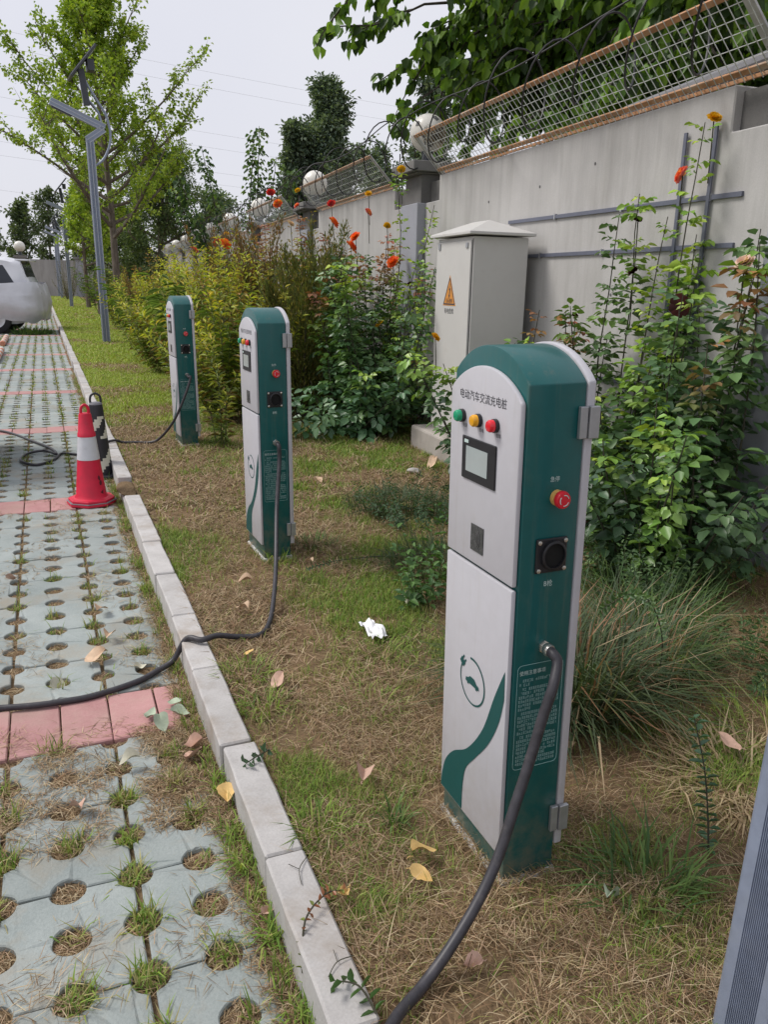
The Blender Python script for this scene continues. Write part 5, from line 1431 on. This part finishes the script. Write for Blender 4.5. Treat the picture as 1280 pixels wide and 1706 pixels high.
def scatter(x0, x1, y0, y1, n, wl, gl, sw, far=False):
    x = RNG.uniform(x0, x1, n); y = RNG.uniform(y0, y1, n)
    # keep what the camera may see, with a margin
    lim = (x < 1.7 + .92 * y) & (x < 3.9 + .059 * (y - 6.3))
    x, y = x[lim], y[lim]; n = len(x)
    gq = greenness(x, y); u = RNG.random(n)
    z = lawn_h(x, y)
    cl = np.where(fbm(x * 6 + 11, y * 6, 3) > .5, 1.5, .45) if not far else 1.0
    isg = u < (gq * .8 + .13) * cl
    bare = (fbm(x * 1.8 + 40, y * 1.8, 4) < .45) & ~isg & (RNG.random(n) < .78)
    s = ~isg & ~bare
    P = np.stack([x, y, z], 1)
    k = s.sum()
    B.add(P[s] + np.array([0, 0, .004]) + RNG.random((k, 1)) * np.array([[0, 0, .018]]), RNG.uniform(0, 2 * PI, k), RNG.uniform(-.05, .5, k), wl * RNG.uniform(.4, 1.2, k) * (1 + 1.3 * (RNG.random(k) < .12)), sw * RNG.uniform(.6, 1.4, k), cmix(STRAW, k, .25) , RNG.uniform(-.1, .6, k))
    k = isg.sum()
    c = cmix(GRNF if far else GRN, k, .2); ol = cmix(OLV, k, .2); w = (RNG.random((k, 1)) < np.clip(.55 - gq[isg] * .5, .05, 1)[:, None])
    B.add(P[isg], RNG.uniform(0, 2 * PI, k), RNG.uniform(.5, 1.45, k), gl * RNG.uniform(.5, 1.4, k), sw * 1.25 * RNG.uniform(.6, 1.4, k), np.where(w, ol, c), RNG.uniform(.1, 1.0, k))
scatter(.53, 3.6, .8, 2.6, 120000, .06, .05, .0018)
scatter(.53, 3.9, 2.6, 5.0, 120000, .06, .05, .0027)
scatter(.53, 4.0, 5.0, 9.0, 80000, .065, .05, .005)
scatter(.53, 3.2, 9.0, 16.0, 70000, .07, .055, .008, True)
scatter(.53, 3.0, 16.0, 32.0, 60000, .09, .07, .014, True)
scatter(.53, 3.0, 32.0, 78.0, 40000, .14, .1, .035, True)
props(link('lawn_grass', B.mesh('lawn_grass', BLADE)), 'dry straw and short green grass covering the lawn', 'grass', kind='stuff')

# grass and straw in the paver holes and joints, straw litter on the paving and along the kerb
B = Blades()
def blades_at(x, y, z, n, r_, l, w, cols, el=(.5, 1.4), droop=(.1, 1.0)):
    a = RNG.uniform(0, 2 * PI, n); q = np.sqrt(RNG.random(n)) * r_
    P = np.stack([x + q * np.cos(a), y + q * np.sin(a), np.full(n, z)], 1)
    B.add(P, RNG.uniform(0, 2 * PI, n), RNG.uniform(*el, n), l * RNG.uniform(.5, 1.4, n), w * RNG.uniform(.7, 1.3, n), cmix(cols, n, .22), RNG.uniform(*droop, n))
for sec in range(-1, 12):
    y0 = D0 + sec * DSEC + BW
    for c in range(0, 12):
        x = SEAM0 - c * PX
        for r_ in range(17):
            y = y0 + r_ * PY
            if not in_view(x, y, .45) or y > 40: continue
            v = RNG.random() + (.2 if x > .05 else 0) + (.25 if y < 2.5 else 0) + (.3 if y > 7 else 0)
            sc_ = 1 if y < 6 else 1.6
            big = int(110 if y < 3.2 else 50 if y < 8 else 22); sc_ = sc_ if y < 10 else 3.0
            blades_at(x, y, -.018, int(big * 1.4), HR, .038, .0022 * sc_, STRAW, (0, .6))
            if v > .5: blades_at(x + RNG.normal(0, .012), y + RNG.normal(0, .012), -.02, int(big * RNG.uniform(.08, 1.0) ** 1.3), HR * RNG.uniform(.5, .95), .07 if y < 8 else .06, (.0042 if y < 4 else .004) * sc_, GRN + OLV, (.3, 1.5))
for k in range(900):      # litter drifts over the pavers
    x, y = RNG.uniform(-.5, .40), RNG.uniform(1.0, 9)
    if fbm(np.array([x * 4]), np.array([y * 3]))[0] + (.2 if x > .25 else 0) < .53: continue
    blades_at(x, y, .004, 16 if y < 4 else 9, .07, .045, .002 if y < 4 else .003, STRAW, (-.02, .15), (0, .2))
for k in range(1500):     # along the kerb foot
    y = 1.0 + 14 * RNG.random() ** 1.5
    blades_at(RNG.uniform(.36, .425), y, .002, 16 if y < 4 else 9, .035, .045, .0022 if y < 4 else .004, STRAW + [(.2, .14, .08)], (-.05, .7))
    if RNG.random() < .13: blades_at(RNG.uniform(.37, .42), y, .0, 12, .03, .075, .0035, GRN, (.6, 1.5))
for k in range(70):       # thick mat of straw in the corner by the red strip
    blades_at(RNG.uniform(.2, .42), RNG.uniform(2.15, 2.75), .003, 60, .06, .05, .0022, STRAW + [(.22, .15, .08)], (-.02, .5))
for k in range(40):
    blades_at(RNG.uniform(-.35, .1), RNG.uniform(2.2, 2.7), .003, 40, .06, .05, .0022, STRAW, (-.02, .3))
for (x, y, n, l) in ((.40, 1.62, 40, .1), (.405, 1.9, 34, .09), (.40, 2.3, 24, .08), (.41, 1.4, 30, .08), (.42, 1.2, 40, .12), (.40, 2.05, 20, .08)):
    blades_at(x, y, 0, n, .035, l, .006, GRN, (.4, 1.3), (.3, 1.2))
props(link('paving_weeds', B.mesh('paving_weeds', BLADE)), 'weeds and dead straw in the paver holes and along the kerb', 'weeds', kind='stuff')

def tuft(lab, loc, n, l, w, r_, cols, el=(.5, 1.4), droop=(.3, 1.1), name='grass_tuft', group=None, cat='grass tuft'):
    BB = Blades(); a = RNG.uniform(0, 2 * PI, n); q = np.sqrt(RNG.random(n)) * r_
    P = np.stack([q * np.cos(a), q * np.sin(a), np.full(n, -.01)], 1)
    BB.add(P, a + RNG.normal(0, .7, n), RNG.uniform(*el, n), l * RNG.uniform(.45, 1.15, n), w * RNG.uniform(.7, 1.3, n), cmix(cols, n, .2), RNG.uniform(*droop, n))
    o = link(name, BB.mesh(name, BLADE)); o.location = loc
    return props(o, lab, cat, group)
LG = [(.09, .17, .05), (.125, .21, .06), (.075, .14, .05), (.16, .24, .07)]
tuft('broad bladed green tuft in front of the fluted lamp post', (1.32, 1.33, LZ), 130, .2, .007, .13, LG)
tuft('small upright green tuft between the kerb and the nearest charging post', (.82, 1.81, LZ), 46, .11, .0055, .025, LG, (.8, 1.5), (.2, .8))
tuft('leafy green tuft hugging the kerb before the nearest charging post', (.60, 1.86, LZ), 90, .11, .005, .07, GRN)
tuft('green tuft where the cable meets the kerb', (.62, 2.85, LZ), 130, .11, .0045, .1, GRN)
tuft('bright green tuft beside the kerb below the dry yellow leaf', (.63, 2.58, LZ), 120, .10, .0045, .09, GRN)
tuft('green tuft in the middle of the dry lawn', (1.0, 2.45, LZ), 130, .08, .004, .13, GRN)
tuft('green tuft next to the white tissue', (1.22, 2.85, LZ), 130, .08, .004, .12, GRN)
tuft('green tuft at the foot of the middle charging post', (1.1, 4.13, LZ), 60, .12, .005, .07, GRN)
tuft('dark green tuft by the door side of the middle charging post', (1.38, 4.35, LZ), 140, .11, .005, .13, LG)
BG = [(.11, .15, .065), (.08, .115, .055), (.07, .10, .05), (.06, .095, .05), (.30, .17, .10), (.09, .12, .07), (.10, .14, .06), (.075, .11, .06), (.42, .32, .21)]
tuft('large arching clump of green and straw grass beside the nearest charging post', (1.68, 2.2, LZ), 1100, .54, .0075, .2, BG, (.45, 1.45), (.3, 1.3), 'grass_clump', cat='grass clump')
tuft('dark inner clump of fine grass beside the nearest charging post', (1.62, 2.32, LZ), 900, .42, .005, .24, [(.07, .10, .05), (.09, .125, .06), (.055, .08, .045)], (.4, 1.45), (.3, 1.3), 'grass_clump', cat='grass clump')
tuft('second arching clump of long grass towards the wall', (2.15, 2.35, LZ), 700, .5, .005, .2, BG + LG, (.4, 1.4), (.4, 1.3), 'grass_clump', cat='grass clump')
tuft('low dark clump of long grass at the foot of the roses', (2.55, 2.9, LZ), 900, .33, .005, .4, LG + BG[:2], (.4, 1.4), (.4, 1.3), 'grass_clump', cat='grass clump')
tuft('dark low clump of weeds behind the nearest charging post', (2.2, 5.0, LZ), 900, .2, .005, .33, [(.05, .085, .04), (.07, .11, .05), (.10, .13, .07)], (.3, 1.4), (.3, 1.2), 'grass_clump', cat='grass clump')
tuft('dark weed clump hugging the far side of the nearest charging post', (1.95, 3.75, LZ), 1000, .24, .005, .3, [(.05, .085, .04), (.07, .11, .05), (.09, .13, .05)], (.3, 1.4), (.3, 1.2), 'grass_clump', cat='grass clump')
tuft('dry straw heap beside the fluted lamp post', (1.95, 1.62, LZ), 500, .22, .006, .22, [(.5, .4, .25), (.42, .32, .2), (.34, .25, .15)], (-.05, .5), (.1, .5), 'straw_heap', cat='straw')
tuft('tall weeds growing under the covered car', (-.35, 26.6, .0), 900, .3, .02, .55, LG, (.5, 1.4), (.3, 1.1))
tuft('patch of green grass at the foot of the long grass clump', (2.3, 1.75, LZ), 260, .14, .005, .25, GRN)

# low leafy weeds
def weed(lab, loc, n, h, rad, leaf, cols, per, lean_out=1.2, name='leafy_weed'):
    return stalk_shrub(name, lab, loc, n, h, rad, leaf, cols, cols, per=per, cat='weed', lean_out=lean_out, stem=M_STEM, stem_r=.0022, t0=.1, fine=True, leafel=.2)
weed('sprawling small leaved weed behind the nearest charging post', (2.2, 4.65, LZ), 40, .42, .4, (.03, .014), [(.06, .12, .055), (.08, .15, .07), (.05, .09, .04)], 46)
weed('small leaved weed thicket at the foot of the wall roses', (2.75, 3.0, LZ), 44, .45, .45, (.035, .018), [(.06, .12, .04), (.09, .16, .05), (.045, .085, .035)], 46)
weed('small leaved weeds spreading below the bright low rose', (2.6, 2.2, LZ), 40, .3, .5, (.03, .016), [(.06, .12, .04), (.08, .14, .05)], 36)
weed('round leaved weed touching the split line of the nearest charging post', (1.6, 3.3, LZ), 14, .55, .2, (.05, .03), [(.10, .2, .05), (.07, .15, .05)], 22, .5)
# long sprig with paired leaves and a second arching sprig
def sprig(lab, pts, ls, cols):
    p0 = np.array(pts[0], float); e = empty('sprig', tuple(p0)); props(e, lab, 'sprig')
    pth = np.array(spl([tuple(np.array(p) - p0) for p in pts], 6))
    MB().tube(pth, [.0032 * (1 - .6 * i / len(pth)) for i in range(len(pth))], 5).build('stem', M_STEMD, e)
    LV = Leaves(); L = np.linalg.norm(np.diff(pth, axis=0), axis=1).sum(); k = int(L / .018)
    tt = np.linspace(.05, 1, k); q, dd = along(pth, tt); x, y_ = frame(dd)
    for sgn in (1, -1):
        a = RNG.normal(0, .35, k) + np.where(np.arange(k) % 2 == 0, 0, PI / 2)
        rd_ = (x * np.cos(a)[:, None] + y_ * np.sin(a)[:, None]) * sgn
        LV.add(q, rd_ + dd * .35, dd + RNG.normal(0, .2, (k, 3)), ls * RNG.uniform(.7, 1.2, k), ls * .52, cmix(cols, k))
    link('leaves', LV.mesh('leaves', GLOSSLEAF, True), e)
SG = [(.07, .15, .08), (.09, .19, .095), (.055, .12, .065)]
sprig('upright sprig of small paired leaves beside the fluted lamp post', [(1.575, 1.37, LZ), (1.585, 1.40, .2), (1.60, 1.45, .32), (1.59, 1.5, .45)], .036, SG)
sprig('arching sprig of small leaves over the long grass clump', [(2.0, 2.1, LZ), (1.98, 2.06, .35), (1.86, 2.0, .55), (1.72, 1.95, .64), (1.58, 1.92, .62)], .026, [(.07, .14, .05), (.10, .18, .05)])
sprig('trailing sprig lying on the lawn behind the middle charging post', [(2.0, 3.8, LZ + .05), (1.7, 3.85, .16), (1.4, 3.95, .13), (1.2, 3.9, .12)], .02, SG)
sprig('low trailing sprig beside the dark weeds', [(2.3, 4.75, LZ + .02), (2.0, 4.7, .2), (1.75, 4.75, .15)], .022, SG)
sprig('small green runner lying on the kerb top by the joint', [(.56, 2.26, .132), (.51, 2.22, .142), (.47, 2.2, .138)], .035, [(.06, .12, .06)])
sprig('small green runner growing from the kerb joint beside the cable', [(.52, 1.22, .13), (.5, 1.27, .16), (.46, 1.31, .15)], .035, [(.08, .16, .05)])
sprig('red stemmed runner with yellow leaf lying across the kerb', [(.42, 1.42, .08), (.45, 1.5, .145), (.52, 1.56, .15), (.57, 1.57, .14)], .02, [(.2, .24, .06), (.3, .12, .06)])

# ================================================================== FALLEN LEAVES, TISSUE, PAPER
def leaf_mesh(name, l, w, mat, seed, curl):
    rr_ = random.Random(seed); mb = MB(); n = 9
    for i in range(n):
        t = i / (n - 1); ww = w * (math.sin(PI * min(1, t * 1.02 + .03)) ** .62) * (1.15 - .45 * t) * .5
        zc = curl * l * (math.sin(t * 3 + seed) * .22 + .25 * (t - .5) ** 2)
        for sgn in (-1, -.5, 0, .5, 1):
            mb.v.append((l * (t - .5), sgn * ww + rr_.uniform(-.002, .002), zc + abs(sgn) * ww * curl * (.7 + .5 * math.sin(seed * 2 + t * 4)) + .002))
    for i in range(n - 1):
        for j in range(4): mb.f.append([i * 5 + j, (i + 1) * 5 + j, (i + 1) * 5 + j + 1, i * 5 + j + 1]); mb.m.append(0)
    mb.tube([(-l * .5, 0, .003), (-l * .62, .004, .004), (-l * .75, .0, .003)], .0012, 4)
    return mb.mesh(name, mat, smooth=True)
FLV = [  # x, y, z, length, material, label
    (.80, 2.02, .125, .075, M_LEAFPINK, 'pinkish dry leaf on the straw between the kerb and the nearest charging post'),
    (.83, 1.636, .125, .085, M_LEAFYEL, 'yellow dry leaf, upper of a pair before the nearest charging post'),
    (.785, 1.56, .125, .07, M_LEAFYEL, 'curled yellow dry leaf, lower of a pair before the nearest charging post'),
    (.776, 1.269, .12, .055, M_LEAFPINK, 'pinkish dry leaf beside the thick cable on the straw'),
    (.567, 1.56, .14, .05, M_LEAFYEL, 'yellow dry leaf lying on the edge of the kerb'),
    (.717, 2.71, .13, .08, M_LEAFPINK, 'pinkish dry leaf on the lawn beside the kerb bend of the cable'),
    (.841, 3.8, .125, .09, M_LEAFTAN, 'tan dry leaf near the hanging cable of the middle charging post'),
    (.74, 3.463, .125, .07, M_LEAFTAN, 'tan dry leaf on the lawn where the middle cable lies'),
    (.66, 2.98, .13, .06, M_LEAFYEL, 'yellow dry leaf against the cable on the lawn'),
    (1.878, 5.8, .125, .11, M_LEAFTAN, 'tan dry leaf on the lawn beyond the middle charging post'),
    (1.5, 1.95, .125, .09, M_LEAFTAN, 'tan dry leaf behind the door of the nearest charging post'),
    (2.0, 1.73, .15, .1, M_LEAFPINK, 'pinkish dry leaf in the straw heap'),
    (1.191, 1.305, .13, .055, M_LEAFGR, 'pale grey leaf under the broad bladed tuft'),
    (1.24, 4.0, .12, .06, M_LEAFTAN, 'tan dry leaf behind the cable of the middle charging post'),
    (2.96, 6.0, .13, .14, M_LEAFTAN, 'tan dry leaf at the foot of the concrete plinth'),
    (.405, 2.2, .045, .085, M_LEAFYEL, 'folded yellow dry leaf at the foot of the kerb'),
    (.36, 2.55, .03, .08, M_LEAFPINK, 'pinkish dry leaf, upper of a pair on the straw mat'),
    (.345, 2.48, .03, .085, M_LEAFPINK, 'pinkish dry leaf, lower of a pair on the straw mat'),
    (-.038, 2.32, .02, .075, M_LEAFPINK, 'pinkish dry leaf on a paver before the red strip'),
    (.14, 2.52, .02, .085, M_LEAFWHITE, 'pale cream leaf across the seam below the red strip'),
    (.275, 2.73, .02, .085, M_LEAFGR, 'pale green leaf at the end of the red strip'),
    (.338, 2.88, .02, .075, M_LEAFGR, 'pale green leaf, top of the cluster by the red strip'),
    (.35, 2.79, .025, .085, M_LEAFGR, 'pale green leaf, right of the cluster by the red strip'),
    (.245, 2.83, .02, .08, M_LEAFGR, 'pale green leaf lying flat on the red strip'),
    (.083, 3.387, .02, .11, M_LEAFTAN, 'tan curled leaf across the seam beyond the cable'),
    (.147, 3.591, .02, .09, M_LEAFTAN, 'tan curled leaf on the seam, second beyond the cable'),
    (.143, 3.93, .02, .1, M_LEAFTAN, 'tan curled leaf on the seam, third beyond the cable'),
    (-.078, 3.215, -.012, .09, M_LEAFWHITE, 'pale spotted leaf fallen into a paver hole'),
    (.405, 1.69, .03, .055, M_LEAFPINK, 'pinkish dry leaf in the dust at the kerb foot'),
    (.255, 3.28, .0, .06, M_LEAFWHITE, 'cream leaf at the edge of a paver hole beside the cable'),
    (-.29, 4.55, .02, .08, M_LEAFPINK, 'pinkish leaf on a paver farther along the bay'),
]
for i, (x, y, z, l, mt, lab) in enumerate(FLV):
    o = link('fallen_leaf', leaf_mesh('fallen_leaf', l * .88, l * .88 * random.uniform(.62, .85), mt, i, random.uniform(.7, 1.5)))
    o.location = (x, y, z); o.rotation_euler = (random.uniform(-.25, .25), random.uniform(-.25, .25), random.uniform(0, 6.28))
    props(o, lab, 'leaf', 'fallen leaves')
# crumpled tissue and a scrap of film
def crumple(name, loc, sx, sy, hz, mat, lab, cat, seed):
    mb = MB(); n = 26
    for i in range(n):
        for j in range(n):
            u, v = i / (n - 1) - .5, j / (n - 1) - .5
            nn = mnoise.noise(Vector((u * 3.2 + seed, v * 3.2, 0))); n2 = mnoise.noise(Vector((u * 6, v * 6 + seed, 4)))
            edge = 1 - .25 * mnoise.noise(Vector((u * 3, v * 3, seed)))
            mb.v.append((u * sx * edge, v * sy * edge + .2 * sx * u, hz * (.55 + .75 * nn + .45 * n2) * (1.25 - 1.6 * (u * u + v * v)) + .006))
    for i in range(n - 1):
        for j in range(n - 1): mb.f.append([i * n + j, (i + 1) * n + j, (i + 1) * n + j + 1, i * n + j + 1]); mb.m.append(0)
    o = mb.build(name, mat, smooth=True); o.location = loc
    return props(o, lab, cat)
crumple('tissue', (1.235, 3.04, LZ + .01), .08, .19, .035, M_TISSUE, 'crumpled white tissue lying on the dry lawn', 'tissue', 2)
crumple('plastic_scrap', (1.56, 3.33, LZ + .01), .09, .11, .03, M_LEAFWHITE, 'scrap of pale plastic in the lawn near the dark weeds', 'litter', 6)
for (x, y, r_, lab) in ((2.75, 5.9, .05, 'flat grey stone in the grass before the concrete plinth'), (.47, 6.1, .06, 'lump of earth lying over the sunken kerb stone')):
    bm = bmesh.new(); bmesh.ops.create_icosphere(bm, subdivisions=3, radius=r_)
    for v in bm.verts: v.co = Vector((v.co.x * 1.2, v.co.y * (1 if x > 1 else 3.4), v.co.z * .5)) * (1 + .3 * mnoise.noise(v.co * 22))
    me = bpy.data.meshes.new('stone'); bm.to_mesh(me); bm.free(); me.materials.append(M_STONE if x > 1 else M_SOIL)
    o = link('stone', me); o.location = (x, y, LZ + .02 if x > 1 else .09); props(o, lab, 'stone' if x > 1 else 'earth lump')
# strands of dead grass lying across the kerb top
for (x, y, a, l, lab) in ((.50, 1.68, 1.2, .1, 'thin dead grass strand lying along the kerb top'), (.49, 1.36, .5, .08, 'thin forked dead twig lying on the kerb top')):
    o = MB().tube(spl([(-l / 2, 0, 0), (0, .01, .004), (l / 2, -.005, 0)], 4), .0012, 4).tube(spl([(0, .01, .004), (.02, .04, .003)], 3), .0009, 4).build('twig', M_STEMD)
    o.location = (x, y, .133); o.rotation_euler = (0, 0, a); props(o, lab, 'twig')
